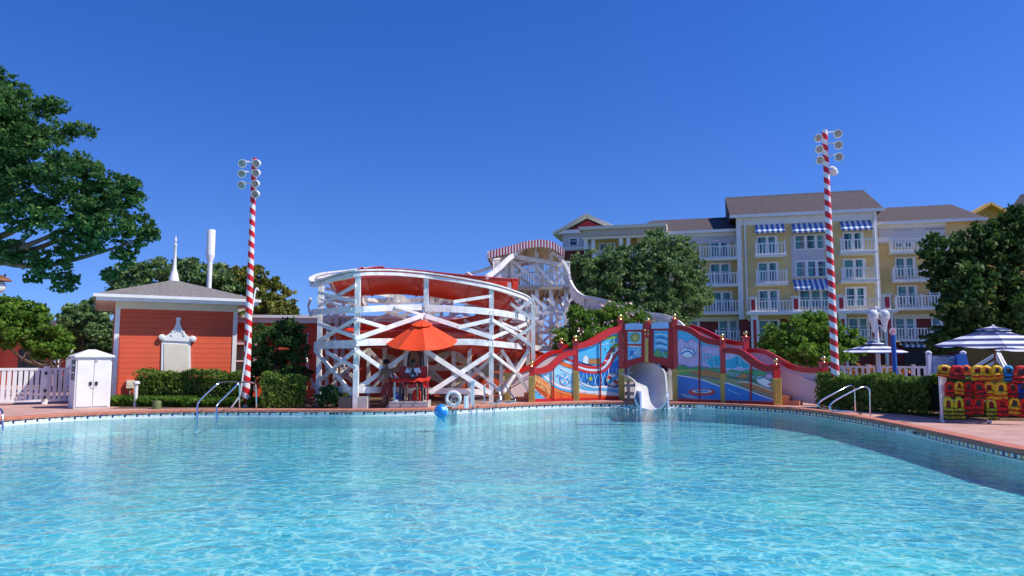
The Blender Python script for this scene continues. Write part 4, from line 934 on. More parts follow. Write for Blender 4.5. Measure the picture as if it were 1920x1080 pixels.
# ---- back parapets and stairs
def backrail(A,B,outer,inner,ybot,m=M['red']):
    redband(A,B,outer,inner,'back_rail',m,.18)
    d=(B-A).normalized(); n=V(d.y,-d.x,0); ii=arcpts(inner); mb=MB(); pts=[Wp(x,y,A,B) for x,y in ii]
    poly=pts+[V(pts[-1].x,pts[-1].y,ybot),V(pts[0].x,pts[0].y,ybot)]; mb.poly([q-n*.04 for q in poly],n,.07); mb.build('parapet_panel',M['pink'],mur)
dl=(PC-PA).normalized(); dr_=(PF-PD).normalized()
BLa,BLb=PA2,PA2+dl*4.2; BRb=PF2; BRa=PF2-dr_*4.6
backrail(BLa,BLb,[(952,692),(968,692.5),(984,688),(1000,679),(1016,666),(1032,658),(1053,655)],[(952,699),(968,700),(985,696),(1002,688),(1018,675),(1034,665),(1053,661)],.12)
backrail(BLa,BLb,[(1053,646),(1062,645.5),(1072,645),(1082,644)],[(1053,654),(1062,653.5),(1072,653),(1082,652)],.12)
backrail(BRa,BRb,[(1402,654),(1420,653),(1440,658),(1462,670),(1484,682),(1508,688.5),(1540,690)],[(1402,662),(1420,661),(1438,666),(1458,678),(1480,691),(1506,698),(1540,700)],.08)
backrail(BRa,BRb,[(1296,608),(1312,613),(1328,620),(1344,628),(1360,635),(1380,639),(1400,640)],[(1296,617),(1312,621),(1328,628),(1344,636),(1360,643),(1380,647),(1400,648)],.08)
pe=Wp(1400,700,BRa,BRb); pe.z=0; mpost(pe,633,1400,.2,goldz=.8); pe=Wp(1053,700,BLa,BLb); pe.z=0; mpost(pe,645,1053,.18,goldz=.8)
mb=MB(); a=Wp(1402,670,BRa,BRb); b=Wp(1534,716,BRa,BRb); o_=V(dr_.y,-dr_.x,0)*.12; mb.tube([a+o_,b+o_,b+o_-V(0,0,.5)],.02,6); a=Wp(957,722,BLa,BLb); b=Wp(994,701,BLa,BLb); o_=V(dl.y,-dl.x,0)*.12; mb.tube([a+o_,b+o_],.02,6); mb.build('handrail',M['steel'],mur)
def stairs(a0,a1,d,n,rise,run):
    for i in range(n):
        mb=MB(); p0=a0+d*run*i; p1=a1+d*run*i; c=(p0+p1)/2+d*run/2; w=(p1-p0); perp=V(-d.y,d.x,0); hw=abs(w.dot(perp))/2-.1
        mb.frame(c+V(0,0,rise*(i+1)/2),d*run/2,perp*hw,V(0,0,rise*(i+1)/2)); mb.build('step',M['brick'],mur)
stairs(PF+V(.05,.1,0),PF2-V(.05,.1,0)-dr_*0,-dr_,9,.165,.36); stairs(PA+V(0,.1,0),PA2-V(0,.1,0),dl,9,.165,.36)
dk=MB(); n_=V(-(PD-PC).normalized().y,(PD-PC).normalized().x,0)
dk.add([PC+V(0,.1,1.5),PD+V(0,.1,1.5),PD+V(.3,1.5,1.5),PC+V(-.3,1.5,1.5),PC+V(0,.1,1.62),PD+V(0,.1,1.62),PD+V(.3,1.5,1.62),PC+V(-.3,1.5,1.62)],[(3,2,1,0),(4,5,6,7),(0,1,5,4),(1,2,6,5),(2,3,7,6),(3,0,4,7)]); dk.build('bridge_deck',M['tan'],mur)
# ---- pale chute leaving under the bridge
ch=empty('slide_chute',G(1218,758),'pale grey-white fibreglass chute curling under the bridge and ending in the pool','slide')
def chute():
    # (centre, left wall height, right wall height, half width)
    st=[(P(1168,704,30.6),.30,.55,.46),(P(1188,710,30.0),.22,.62,.48),(P(1206,718,29.3),.2,.78,.5),(P(1218,730,28.7),.25,.80,.52),(P(1221,743,28.2),.36,.78,.54),(P(1221,756,27.7),.42,.68,.56),(P(1221,768,27.2),.38,.45,.56)]
    cs=smoothpath([s[0] for s in st],7); L=len(cs); vals=[]
    for i in range(L):
        t=i/7; k=min(int(t),len(st)-2); f=t-k; vals.append([st[k][j]*(1-f)+st[k+1][j]*f for j in(1,2,3)])
    mb=MB(); K=18; rows=[]
    for i,p in enumerate(cs):
        d=(cs[min(i+1,L-1)]-cs[max(i-1,0)]); d.z*=.3; d.normalize(); s=d.cross(V(0,0,1)).normalized()   # right of travel
        lh,rh,hw=vals[i]; inner=[];outer=[]
        # travelling left-to-right then to the camera: the outer bank is on the left of travel
        for k in range(K):
            a=math.pi*k/(K-1); x=-math.cos(a); h=(1-math.sin(a)); hh=rh if x<0 else lh
            inner.append(p+s*hw*x+V(0,0,hh*h)); outer.append(p+s*(hw+.06)*x+V(0,0,hh*h-.06*(math.sin(a))))
        rows.append(inner+outer[::-1])
    n_=len(rows[0]); vs=[q for r_ in rows for q in r_]
    fs=[(i*n_+k,i*n_+(k+1)%n_,(i+1)*n_+(k+1)%n_,(i+1)*n_+k) for i in range(L-1) for k in range(n_)]; fs.append(tuple(range(n_))); fs.append(tuple(range((L-1)*n_,L*n_))[::-1])
    mb.add(vs,fs); mb.build('trough',mat('chute_fibreglass',(.66,.64,.60),.3,var=.08,vs=1.5,coat=.3),ch,True)
chute()
mb=MB()
for s_ in(-1,1):
    c=P(1221+s_*25,745,27.9); c=V(c.x,c.y,0); mb.frame(c+V(0,-.2,.05),V(.03,0,0),V(0,.45,0),V(0,0,.42))
mb.build('side_board',M['lavsign'],ch)
mb=MB(); mb.beam(P(1172,738,30.5),P(1262,738,30.5),.1,.14); mb.beam(P(1172,700,30.6),P(1262,700,30.6),.1,.14)
for x in(1178,1256): q=P(x,720,30.4); mb.beam(V(q.x,q.y,0),V(q.x,q.y,1.4),.12,.12)
mb.build('support',M['white2'],ch)
# ================================================================== HOTEL
HA=R(15); HD=V(math.cos(HA),-math.sin(HA),0); HN=V(-math.sin(HA),-math.cos(HA),0)
HO=P(1400,690,72); HO.z=0
hotel=empty('hotel',HO,'four-storey pale yellow hotel with white balconies, striped awnings and brown shingle roofs','building')
def hp(px,py,v=0.0): 
    A=HO-HN*v; q=Wp(px,py,A,A+HD); return (q-A).dot(HD),q.z
def hw(u,v,z): return HO+HD*u-HN*v+V(0,0,z)
def HU(px,v=0.0): return hp(px,600,v)[0]
def HZ(px,py,v=0.0): return hp(px,py,v)[1]
def hx(name,m,*bs,parent=None,label=None):
    mb=MB()
    for b in bs: fbox(mb,hw,*b)
    return mb.build(name,m,parent or hotel,label=label)
Z1=HZ(1445,598); ZC=HZ(1445,404)         # top of the dark red ground floor, main eave
uC0,uC1=HU(1388),HU(1651); uB0=HU(1196,1.5); uD1=HU(1842,1.5); zB=HZ(1340,434,1.5); zD=HZ(1715,417,1.5)
hx('wall',M['yellow_wall'],(uC0,uC1,0,13,Z1,ZC)); hx('wall',M['dkred_wall'],(uC0,uC1,.02,12,0,Z1))
hx('wall',M['yellow_wall'],(uB0,uC0,1.5,13,Z1,zB)); hx('wall',M['dkred_wall'],(uB0,uC0,1.52,12,0,Z1))
hx('wall',M['yellow_wall'],(uC1,uD1,1.5,13,Z1,zD)); hx('wall',M['dkred_wall'],(uC1,uD1,1.52,12,0,Z1))
zt4=HZ(1345,472,1.45); hx('top_storey_siding',M['lav_wall'],(HU(1240,1.4),HU(1397,1.4),1.4,1.499,zt4+.9,zB)); hx('top_storey_siding',M['lav_wall'],(HU(1656,1.4),HU(1782,1.4),1.4,1.499,HZ(1715,455,1.4),zD))
# string courses, corner boards, eave boards
hx('trim',M['white'],(uC0-.12,uC0+.35,-.06,.05,Z1,ZC)); hx('trim',M['white'],(uC1-.35,uC1+.12,-.06,.05,Z1,ZC))
hx('frieze',M['white'],(uC0-.1,uC1+.1,-.09,-.0,ZC-.9,ZC-.05)); hx('frieze',M['white'],(uB0,uC0-.15,1.36,1.399,zB-.45,zB)); hx('frieze',M['white'],(uC1+.15,HU(1785,1.4),1.36,1.399,zD-.45,zD))
hx('string_course',M['white'],(HU(1382,1.3),uC0-.1,1.3,1.45,zt4+.3,zt4+.9)); hx('string_course',M['white'],(uC1+.13,HU(1675,1.4),1.3,1.45,zt4+.3,zt4+.8))
for u in (HU(1402,-.15),HU(1648,-.15)):
    mb=MB(); mb.tube([hw(u,-.2,ZC-.3),hw(u,-.2,Z1+.6),hw(u+.15,-.2,Z1-.2)],.09,8); mb.build('downspout',M['white'],hotel,True)
# roofs
def prism_roof(u0,u1,v0,v1,ze,zr,vr,hipL,hipR,m,over=.7,name='roof',th=.22):
    a=[hw(u0-over,v0-over,ze),hw(u1+over,v0-over,ze),hw(u1+over,v1,ze),hw(u0-over,v1,ze),hw(u0-over+hipL,vr,zr),hw(u1+over-hipR,vr,zr)]
    mb=MB(); mb.add(a,[(0,1,5,4),(1,2,5),(2,3,4,5),(3,0,4),(3,2,1,0)]); r=mb.build(name,m,hotel)
    mb=MB(); fbox(mb,hw,u0-over-.05,u1+over+.05,v0-over-.1,v0-over,ze-.22,ze+.08)
    fbox(mb,hw,u0-over,u1+over,v0-over,v0,ze-.06,ze-.02); mb.build('eave',M['white'],r)
    return r
vr=6.5; uRL=HU(1366,vr); zR=HZ(1500,364,vr); uRR=HU(1632,vr)
prism_roof(uC0,uC1,0,13,ZC,zR,vr,(uRL-(uC0-.7)),((uC1+.7)-uRR),M['shingle_red'])
zRB=HZ(1300,410,7); prism_roof(uB0,uC0-.75,1.5,13,zB,zRB,7,HU(1224,7)-(uB0-.7),.0,M['shingle_red'])
zRD=HZ(1730,386,7); prism_roof(uC1+.75,uD1,1.5,13,zD,zRD,7,0,((uD1+.7)-HU(1797,7)),M['shingle_red'])
mb=MB(); mb.beam(hw(uRL,vr,zR+.03),hw(uRR,vr,zR+.03),.2,.1); mb.build('ridge_cap',M['cream'],hotel)
# windows : frame, panes
def window(px0,py0,px1,py1,v,n=2,curt=True,label=None,tall=False):
    u0,z1=hp(px0,py0,v); u1,z0=hp(px1,py1,v); z1=(z1+HZ(px1,py0,v))/2; z0=(z0+HZ(px0,py1,v))/2
    mb=MB(); t=.14
    fbox(mb,hw,u0-t,u1+t,v-.10,v-.0,z1,z1+t*1.2); fbox(mb,hw,u0-t,u1+t,v-.10,v,z0-.1,z0)
    w=(u1-u0)/n
    for i in range(n+1):
        uu=u0+w*i; k=t if 0<i<n else t; fbox(mb,hw,uu-(k if i else k),uu+(k if i<n else k) if 0<i<n else uu+(0 if i==0 else k),v-.095,v,z0,z1)
    f=mb.build('window',M['white'],hotel)
    for i in range(n):
        mb=MB(); a=u0+w*i+(t if i else 0); b=u0+w*(i+1)-(t if i<n-1 else 0); fbox(mb,hw,a,b,v-.05,v-.0,z0,z1,0); mb.build('pane',M['glass'],f)
        if curt:
            mb=MB(); r_=random.random(); c0,c1=(a+.05,a+(b-a)*random.uniform(.35,.95)) if r_<.5 else (b-(b-a)*random.uniform(.35,.95),b-.05)
            fbox(mb,hw,c0,c1,v-.056,v-.05,z0+.05,z1-.05); mb.build('curtain',M['curtain'],f)
        mb=MB(); fbox(mb,hw,a,b,v-.075,v-.057,(z0+z1)/2+.1,(z0+z1)/2+.16); mb.build('glazing_bar',M['white'],f)
    return f
def rail(u0,u1,v,zb,zt,parent,name='railing',ends=None):
    mb=MB(); fbox(mb,hw,u0,u1,v-.05,v+.05,zt-.09,zt); fbox(mb,hw,u0,u1,v-.03,v+.03,zb+.06,zb+.13)
    n=max(3,int((u1-u0)/.27))
    for i in range(n+1):
        u=u0+(u1-u0)*i/n; w=.045 if 0<i<n else .08
        if n>14 and i==n//2: w=.09
        fbox(mb,hw,u-w,u+w,v-.03-w*.3,v+.03+w*.3,zb,zt+(.12 if w>.05 else -.02))
    if ends:
        for uu in (u0,u1):
            fbox(mb,hw,uu-.04,uu+.04,v,ends,zt-.09,zt)
            for k in range(1,5): fbox(mb,hw,uu-.03,uu+.03,v+(ends-v)*k/5-.03,v+(ends-v)*k/5+.03,zb,zt-.05)
    return mb.build(name,M['white'],parent)
def balcony(px0,px1,pyt,pyb,v,dep=1.35):
    vf=v-dep; u0,z1=hp(px0,pyt,vf); u1,z0=hp(px1,pyb,vf); zt=(z1+HZ(px1,pyt,vf))/2; zb=(z0+HZ(px0,pyb,vf))/2
    mb=MB(); fbox(mb,hw,u0-.12,u1+.12,vf-.12,v-.01,zb-.22,zb); fbox(mb,hw,u0-.2,u1+.2,vf-.2,vf-.12,zb-.12,zb+.02)
    b=mb.build('balcony',M['white'],hotel); rail(u0,u1,vf,zb,zt,b,ends=v); return b
def awning(px0,px1,py0,py1,v,dep=1.1):
    u0,z1=hp(px0,py0,v); u1,z0=hp(px1,py1,v-dep); mb=MB(); n=int((u1-u0)/.24)
    zt=HZ((px0+px1)/2,py0,v); zb=HZ((px0+px1)/2,py1-3,v-dep)
    for i in range(n):
        a,b=u0+(u1-u0)*i/n,u0+(u1-u0)*(i+1)/n
        p=[hw(a,v-.01,zt),hw(b,v-.01,zt),hw(b,v-dep,zb),hw(a,v-dep,zb)]; q=[x-V(0,0,.03) for x in p]
        mb.add(p+q,[(0,1,2,3),(7,6,5,4),(0,4,5,1),(2,6,7,3),(1,5,6,2),(0,3,7,4)],i%2)
        sc=[hw(a,v-dep,zb),hw(b,v-dep,zb),hw(b,v-dep,zb-.16),hw((a+b)/2,v-dep,zb-.24),hw(a,v-dep,zb-.16)]; mb.poly(sc,HN,.02,i%2)
    for u in(u0,u1): mb.poly([hw(u,v-.01,zt-.03),hw(u,v-dep,zb-.03),hw(u,v-.01,zb-.03)],HD,.02,1)
    return mb.build('awning',[M['awn'],M['white']],hotel)
M['awn']=mat('awning_blue',(.06,.16,.42),.8)
# main block C
for (a,b,c,d) in ((1421,445,1456,474),(1423,494,1458,526),(1424,546,1460,578),(1424,602,1461,634),(1582,438,1617,467),(1583,488,1621,520),(1587,541,1623,573),(1592,598,1628,630)): window(a,b,c,d,0)
window(1491,442,1549,466,0,3); window(1493,491,1551,518,0,3); window(1500,546,1560,575,0,3); window(1500,602,1560,634,0,3)
hx('bay_panel',M['lav_wall'],(HU(1488),HU(1552),-.05,-.001,HZ(1520,519.5),HZ(1520,441)))
for a in ((1417.5,1472,455,478,0),(1419,1475,507,531,0),(1577,1640,448,472,0),(1579,1642,502,525,0)): balcony(*a)
for a in ((1415,1472,420,436,0),(1484,1561,418,435,0),(1574,1637,414,431,0),(1486,1566,523,543,0,1.5)): awning(*a)
# terrace with red piers
tv=-2.0; zb=HZ(1500,583,tv); zt=HZ(1500,562,tv); u0,u1=HU(1406,tv),HU(1676,tv)
mb=MB(); fbox(mb,hw,u0-.2,u1+.2,tv-.1,-.01,zb-.35,zb); fbox(mb,hw,u0-.35,u1+.35,tv-.25,tv-.1,zb-.3,zb-.05); ter=mb.build('terrace',M['white'],hotel)
piers=[(1407,1419),(1487,1500),(1572,1585),(1658,1672)]
for a,b in piers:
    mb=MB(); ua,ub=HU(a,tv),HU(b,tv); fbox(mb,hw,ua,ub,tv-.06,tv+.5,zb,zt+.25); fbox(mb,hw,ua-.1,ub+.1,tv-.16,tv+.6,zt+.25,zt+.38); pr=mb.build('pier',M['white'],ter)
    mb=MB(); fbox(mb,hw,ua+.12,ub-.12,tv-.09,tv-.05,zb+.15,zt+.1); mb.build('pier_panel',M['dred'],pr)
for (a,b),(c,d) in zip(piers,piers[1:]): rail(HU(b,tv),HU(c,tv),tv+.1,zb,zt,ter)
for a,b in piers:
    mb=MB(); ua,ub=HU(a+1,tv),HU(b+3,tv); fbox(mb,hw,ua,ub,tv+.05,tv+.6,0,zb-.35); pr=mb.build('column',M['white'],hotel)
    mb=MB(); fbox(mb,hw,ua+.2,ub-.2,tv+.02,tv+.051,.5,zb-.8); mb.build('column_panel',M['dred'],pr)
z_=HZ(1500,640,tv); 
# block B and D
for a in ((1333,448,1366,480),(1333,496,1369,528),(1300,496,1313,528),(1336,549,1372,580),(1300,549,1313,580),(1349,602,1384,634),(1296,602,1310,634)): window(*a,1.5,2 if a[2]-a[0]>20 else 1)
for a in ((1313,1381,461,484,1.5),(1298,1382,512,534,1.5),(1306,1385,564,586,1.5)): balcony(*a)
def lowrail(p0,p1,yt,yb,v):
    zt_,zb_=HZ((p0+p1)/2,yt,v),HZ((p0+p1)/2,yb,v); b=hx('porch_slab',M['white'],(HU(p0,v)-.1,HU(p1,v)+.1,v-.1,v+1.3,zb_-.2,zb_)); rail(HU(p0,v),HU(p1,v),v,zb_,zt_,b)
lowrail(1342,1402,620,640,.2); lowrail(1678,1744,615,636,.2); lowrail(1595,1652,617,636,-1.2)
for a in ((1679,433,1711,463),(1737,431,1770,460),(1680,485,1715,517),(1684,538,1718,570),(1744,537,1780,568),(1679,594,1716,630),(1748,593,1780,630)): window(*a,1.5)
for a in ((1672,1783,446,470,1.5),(1676,1784,501,524,1.5),(1680,1784,554,577,1.5)): balcony(*a)
hx('ground_slab_band',M['cream'],(uB0,uC0-.1,1.3,1.5,Z1-.1,Z1+.35)); hx('ground_slab_band',M['cream'],(uC1+.1,uD1,1.3,1.5,Z1-.1,Z1+.35))
u_=HU(1694,1.2); awn_z=HZ(1710,640,1.2); awning(1688,1736,638,650,1.4,.9); hx('doorway',M['black'],(HU(1692,1.4),HU(1733,1.4),1.42,1.5,0,HZ(1710,650,1.4)))
# left portico wing
gv=7.0; ua,ub=HU(1056,gv),HU(1152,gv); zg=HZ(1100,433,gv); za=HZ(1104,402,gv); um=(ua+ub)/2
hx('gable_wall',M['lav_wall'],(ua,ub,gv,gv+9,HZ(1070,470,gv),zg)); hx('gable_wall',M['dkred_wall'],(ua+.1,ub,gv+.05,gv+9,0,HZ(1070,470,gv)-.01))
mb=MB(); mb.poly([hw(ua+.6,gv-.02,zg),hw(ub-.6,gv-.02,zg),hw(um,gv-.02,za-.7)],HN,.06); mb.build('pediment',M['dred'],hotel)
mb=MB(); ri=[hw(ua-1,gv-.9,zg-.15),hw(um,gv-.9,za),hw(ub+1,gv-.9,zg-.15),hw(ub+1,gv+9,zg-.15),hw(um,gv+9,za),hw(ua-1,gv+9,zg-.15)]; q=[x-V(0,0,.3) for x in ri]
mb.add(ri+q,[(0,1,4,5),(1,2,3,4),(11,10,7,6),(10,9,8,7),(0,6,7,1),(1,7,8,2),(5,4,10,11),(4,3,9,10),(0,5,11,6),(2,8,9,3)]); mb.build('gable_roof',M['cream'],hotel)
mb=MB()
for s_,e_ in ((hw(ua-.9,gv-.5,zg-.2),hw(um,gv-.5,za-.28)),(hw(um,gv-.5,za-.28),hw(ub+.9,gv-.5,zg-.2)),(hw(ua-.9,gv-.5,zg-.1),hw(ub+.9,gv-.5,zg-.1))): mb.beam(s_,e_,.2,.45)
mb.build('gable_trim',M['white'],hotel)
window(1069,448,1084,460,gv,1,False); hx('gable_band',M['white'],(ua-.05,ub+.05,gv-.12,gv-.0,HZ(1070,468,gv),HZ(1070,463,gv)))
pv=0.6; pa,pb=HU(1096,pv),HU(1254,pv); zf=HZ(1180,424,pv); zf2=HZ(1180,430,pv); zf3=HZ(1180,441,pv); zf4=HZ(1180,446,pv)
hx('portico_roof',M['cream'],(pa-.4,pb,pv-1.0,pv+7,zf2,zf)); hx('portico_soffit',mat('soffit_paint',(.50,.44,.40),.7),(pa,pb,pv-.6,pv+6.9,zf3,zf2-.01)); hx('portico_beam',M['white'],(pa-.1,pb,pv-.2,pv+.35,zf4,zf3-.01)); hx('portico_beam',M['white'],(pa-.15,pb,pv-.26,pv-.2,zf4-.0,zf4+.12))
hx('portico_back_wall',M['yellow_wall'],(pa+.6,uB0+4,pv+2.4,pv+6.5,Z1,zf4+.3))
hx('portico_base',M['dkred_wall'],(pa+.6,uB0+4,pv+2.45,pv+6.5,0,Z1))
for a,b in ((1097,1103),(1110.5,1117),(1163,1170),(1177,1184),(1231,1237)): hx('portico_column',M['white'],(HU(a,pv),HU(b,pv),pv-.1,pv+.3,0,zf4-.0))
window(1126,458,1153,488,pv+2.4,2); window(1206,455,1220,486,pv+2.4,1)
b_=balcony(1118,1230,468,490,pv+.9,.4)
# farther roofs on the right
q=P(1863,600,88); q.z=0; e=empty('gabled_wing',q,'yellow gabled wing showing between the hotel roof and the dark roof','building')
za=P(1863,384,88).z; zb_=P(1825,408,88).z; w=(P(1905,400,88).x-P(1822,400,88).x)/2
mb=MB(); mb.poly([q+V(-w,0,0),q+V(w,0,0),q+V(w,0,zb_),q+V(0,0,za-.2),q+V(-w,0,zb_)],V(0,-1,0),-9); M['ochre']=siding('ochre_siding',(.85,.50,.10),.25,.3); mb.build('wall',M['ochre'],e)
mb=MB(); mb.strip([q+V(-w-.6,-.4,zb_-.25),q+V(0,-.4,za)],1.2,.3); mb.strip([q+V(0,-.4,za),q+V(w+.6,-.4,zb_-.25)],1.2,.3); mb.strip([q+V(-w+1,-.05,zb_-.7),q+V(0,-.05,za-1)],.2,.2); mb.strip([q+V(0,-.05,za-1),q+V(w-1,-.05,zb_-.7)],.2,.2); mb.build('roof_edge',M['ochre'],e)
q=P(1950,600,64); q.z=0; e=empty('shingled_wing',q,'dark roofed wing at the right edge rising over the tree','building')
zt_=P(1916,364,64).z; x0=P(1880,410,64).x-q.x; x1=P(1914,364,67).x-q.x; bk=(q.x+x0)*8/64; ze=P(1880,412,64).z
mb=MB(); a=[q+V(x0,0,ze),q+V(30,0,ze),q+V(30,8,ze),q+V(x0+bk,8,ze),q+V(x1,3,P(1914,364,67).z),q+V(30,3,zt_+1.2)]; mb.add(a,[(0,1,5,4),(1,2,5),(2,3,4,5),(3,0,4),(3,2,1,0)]); mb.build('roof',mat('shaded_shingle',(.02,.024,.034),.9,var=.3,vs=8,bump=.5),e)  # shadow side of the shingle roof painted in as near-black
mb=MB(); mb.box(q+V((x0+4+30)/2,4,ze/2),(26-x0,7,ze-.01)); mb.build('wall',M['yellow_wall'],e)
mb=MB(); z0=P(1830,655,64).z; mb.box(q+V(-2,-6,1.6),(10,11.9,3.2)); mb.build('porch',mat('ochre_wall',(.34,.17,.05),.8,var=.1),e)
# ================================================================== TREES, SHRUBS, HEDGES
def E(px,py,d,rpx,rzpx=None,ry=None): return blob(px,py,d,rpx,rzpx,ry)
# big oak at the left
ob_=[E(30,215,17,75,60),E(100,200,17.5,34,14),E(150,244,17,34,16),E(60,290,17,85,70),E(140,330,16.5,66,48),E(215,362,17,60,42),E(205,415,17,60,46),E(262,432,17.4,34,34),E(125,395,16.5,70,50),E(45,400,16.6,55,45),
 E(150,452,17,52,30),E(95,490,17,42,30),E(120,528,17.2,28,22),E(235,478,17.4,26,26),E(20,470,17.2,36,26),E(284,440,17.5,18,16),E(-90,300,17,150,150),E(-110,450,17,90,60),E(-10,170,17.5,60,40),E(245,345,17,28,12),E(-60,200,16,100,60),E(205,515,17.6,18,14),E(65,520,17.5,20,16)]
base=V(-17.9,19.0,0)
big=tree('oak_tree','large live oak overhanging the left edge with long bare limbs',base,ob_,78000,.10,M['oak'],M['bark'],.36,kper=95,puff=.20,lk=.36,limbs=[E(140,420,17,1),E(60,440,17,1),E(210,405,17,1),E(100,470,17,1),E(50,250,17,1),E(-20,400,17,1),E(150,340,17,1),E(250,455,17.2,1)],fork=.55)
tree('park_tree','bright green rounded tree standing behind the white gate',G(25,735)+V(0,4,0),[E(35,615,33,55,45),E(85,640,33,42,38),E(-20,610,33,60,50),E(10,575,33,40,25),E(110,655,33,25,25),E(60,590,33.5,35,28)],15000,.2,M['bright'],M['bark'],.2,kper=50,puff=.25)
tree('park_tree','loose olive tree left of the red building corner',V(P(165,735,38).x,38,0),[E(160,600,38,45,35),E(195,630,37,36,45),E(140,640,38,30,35),E(185,575,39,30,18),E(205,660,37,30,25),E(130,595,38,22,15)],9500,.24,M['oak2'],M['bark'],.2,kper=50,puff=.25)
tree('park_tree','dull olive tree rising behind the grey hip roof',V(P(330,735,43).x,43,0),[E(250,520,43,45,26),E(310,510,43,55,26),E(370,515,43,50,30),E(225,530,43,28,22),E(300,560,43,100,40),E(400,545,43,60,50)],15000,.27,M['oak2'],M['bark'],.3,kper=50,puff=.24)
tree('park_tree','yellowish olive tree behind the left striped mast',V(P(480,735,45).x,45,0),[E(450,530,45,55,38),E(500,550,45,45,38),E(420,520,45,35,25),E(520,580,44,36,32),E(545,590,44,20,20),E(470,590,44,60,45)],13000,.27,M['olive'],M['bark'],.3,kper=50,puff=.23)
tree('dark_shrub','dense dark bush between the left mast and the slide frame',V(P(525,750,27.5).x,27.5,0),[E(520,650,27.5,48,50),E(500,690,27.5,38,40),E(550,690,27.5,34,40),E(535,620,27.5,36,26),E(485,640,27.5,26,35),E(560,650,27.8,20,30)],17000,.11,M['dark'],M['bark'],.1,cat='shrub',kper=64,puff=.23)
tree('shade_tree','big rounded dark tree between the slide tower and the hotel',V(P(1200,720,47).x,47,0),[E(1110,520,46,50,50),E(1160,500,46,50,45),E(1220,480,46,42,45),E(1262,460,46,38,26),E(1285,490,46,34,36),E(1250,520,45,60,50),E(1190,550,45,70,50),E(1120,560,45,50,45),E(1290,560,45,42,45),E(1240,590,44,60,40),E(1170,600,44,60,36),E(1320,555,46,22,24),E(1230,440,47,22,12),E(1090,500,46,28,25),E(1305,520,46,24,22)],34000,.24,M['oak2'],M['bark'],.35,kper=64,puff=.23)
sh=[E(1065,640,31.5,34,30),E(1110,610,31.8,44,34),E(1160,600,31.8,45,34),E(1120,640,31,60,28),E(1200,605,32,30,26),E(1085,590,32,26,20),E(1140,585,32,24,18),E(1222,615,32.3,20,16),E(1048,655,31.5,18,20),E(1175,640,31.8,36,22),E(1250,622,33.5,22,14)]
fs_=tree('flowering_shrub','light green shrub dotted with pale blossom above the left mural wing',V(P(1120,740,32).x,32.4,0),sh,24000,.125,M['bright'],M['bark2'],.1,cat='shrub',kper=64,puff=.23)
mesh_quads('blossom',leaves(crown_pts(sh,420,.3,34,.85),.15),M['flower'],fs_)
tree('crape_tree','leafy green tree right of the mural in front of the hotel ground floor',V(P(1510,740,33).x,33,0),[E(1465,640,33,42,32),E(1510,625,33,50,36),E(1555,635,33,44,34),E(1500,655,32.5,70,30),E(1590,645,33,34,28),E(1445,655,33,22,18),E(1530,600,33.5,30,16),E(1612,655,33,16,14),E(1555,665,32.5,50,18)],19000,.17,M['bright'],M['bark2'],.11,kper=64,puff=.23)
dt=[E(1775,470,33,48,36),E(1830,455,33,50,40),E(1880,440,33,45,40),E(1920,420,33,40,40),E(1800,530,32.5,55,55),E(1860,560,32.5,80,60),E(1920,520,32.5,50,90),E(1820,610,32.5,50,36),E(1760,500,33,34,28),E(1800,580,32,45,40),E(1740,475,33,18,12),E(1890,620,33,60,36),E(1960,460,33,60,80),E(1765,640,33,36,30),E(1975,580,33,60,90),E(1850,500,33,60,40)]
tree('magnolia_tree','large very dark tree filling the right side behind the striped umbrellas',V(P(1870,740,34).x,34,0),dt,34000,.24,M['dark'],M['bark'],.3,kper=64,puff=.23)
def hedge(name,label,pts,h,w,n,size,lm,cat='hedge',z0=.05,group=None,corem=None,kind=None):
    """clipped foliage box along a ground path"""
    a=[Vector(p) for p in pts]; e=empty(name,a[0],label,cat,group)
    mb=MB(); mb.strip([p+V(0,0,z0+(h-z0)*.47) for p in a],w*.6,(h-z0)*.8); 
    segs=[(a[i],a[i+1]) for i in range(len(a)-1)]; L=np.array([(q-p).length for p,q in segs]); idx=rng.choice(len(segs),size=n,p=L/L.sum())
    t=rng.uniform(0,1,n); c=np.empty((n,3))
    f=rng.uniform(0,1,n); face=np.where(f<.42,0,np.where(f<.6,1,2)); lump=0
    for k,(p,q) in enumerate(segs):
        m_=idx==k; d=(q-p).normalized(); s=np.array([-d.y,d.x,0]); cnt=m_.sum()
        base=np.array(p)+t[m_,None]*np.array(q-p)
        off=np.where(face[m_]==0,-.5,np.where(face[m_]==1,.5,rng.uniform(-.5,.5,cnt)))*w
        wob=.06*np.sin(t[m_]*L[k]*3.1+1)+.05*np.sin(t[m_]*L[k]*7.7)
        zz=np.where(face[m_]==2,h,rng.uniform(z0,h,cnt))+np.where(face[m_]==2,wob,0)
        c[m_]=base+s*off[:,None]+np.stack([np.zeros(cnt),np.zeros(cnt),zz],1)
    c+=rng.normal(size=(n,3))*.045
    core=mb.build('dark_core',corem or M['core'],e)  # solid dark box inside the leaves, makes the hedge opaque
    mesh_quads('foliage',leaves(c,size),lm,e); return e
M['core']=mat('hedge_core',(.016,.028,.010),.95,var=.4,vs=8)
hA=P(262,745,26.6);hB=P(470,745,26.9)
for v_ in (hA,hB): v_.z=0
hedge('clipped_hedge','clipped hedge along the foot of the red building wall',[hA,hB],P(360,700,26.7).z,1.0,9000,.10,M['hedge'])
hC=P(494,748,25.4);hD=P(572,748,25.6)
for v_ in (hC,hD): v_.z=0
hedge('clipped_hedge','sunlit clipped hedge between the left mast and the slide',[hC,hD],P(530,706,25.4).z,.9,5200,.10,M['hedge'])
g0,g1,g2=G(212,761)+V(0,.25,0),G(350,764)+V(0,.6,0),G(500,763.5)+V(0,.6,0)
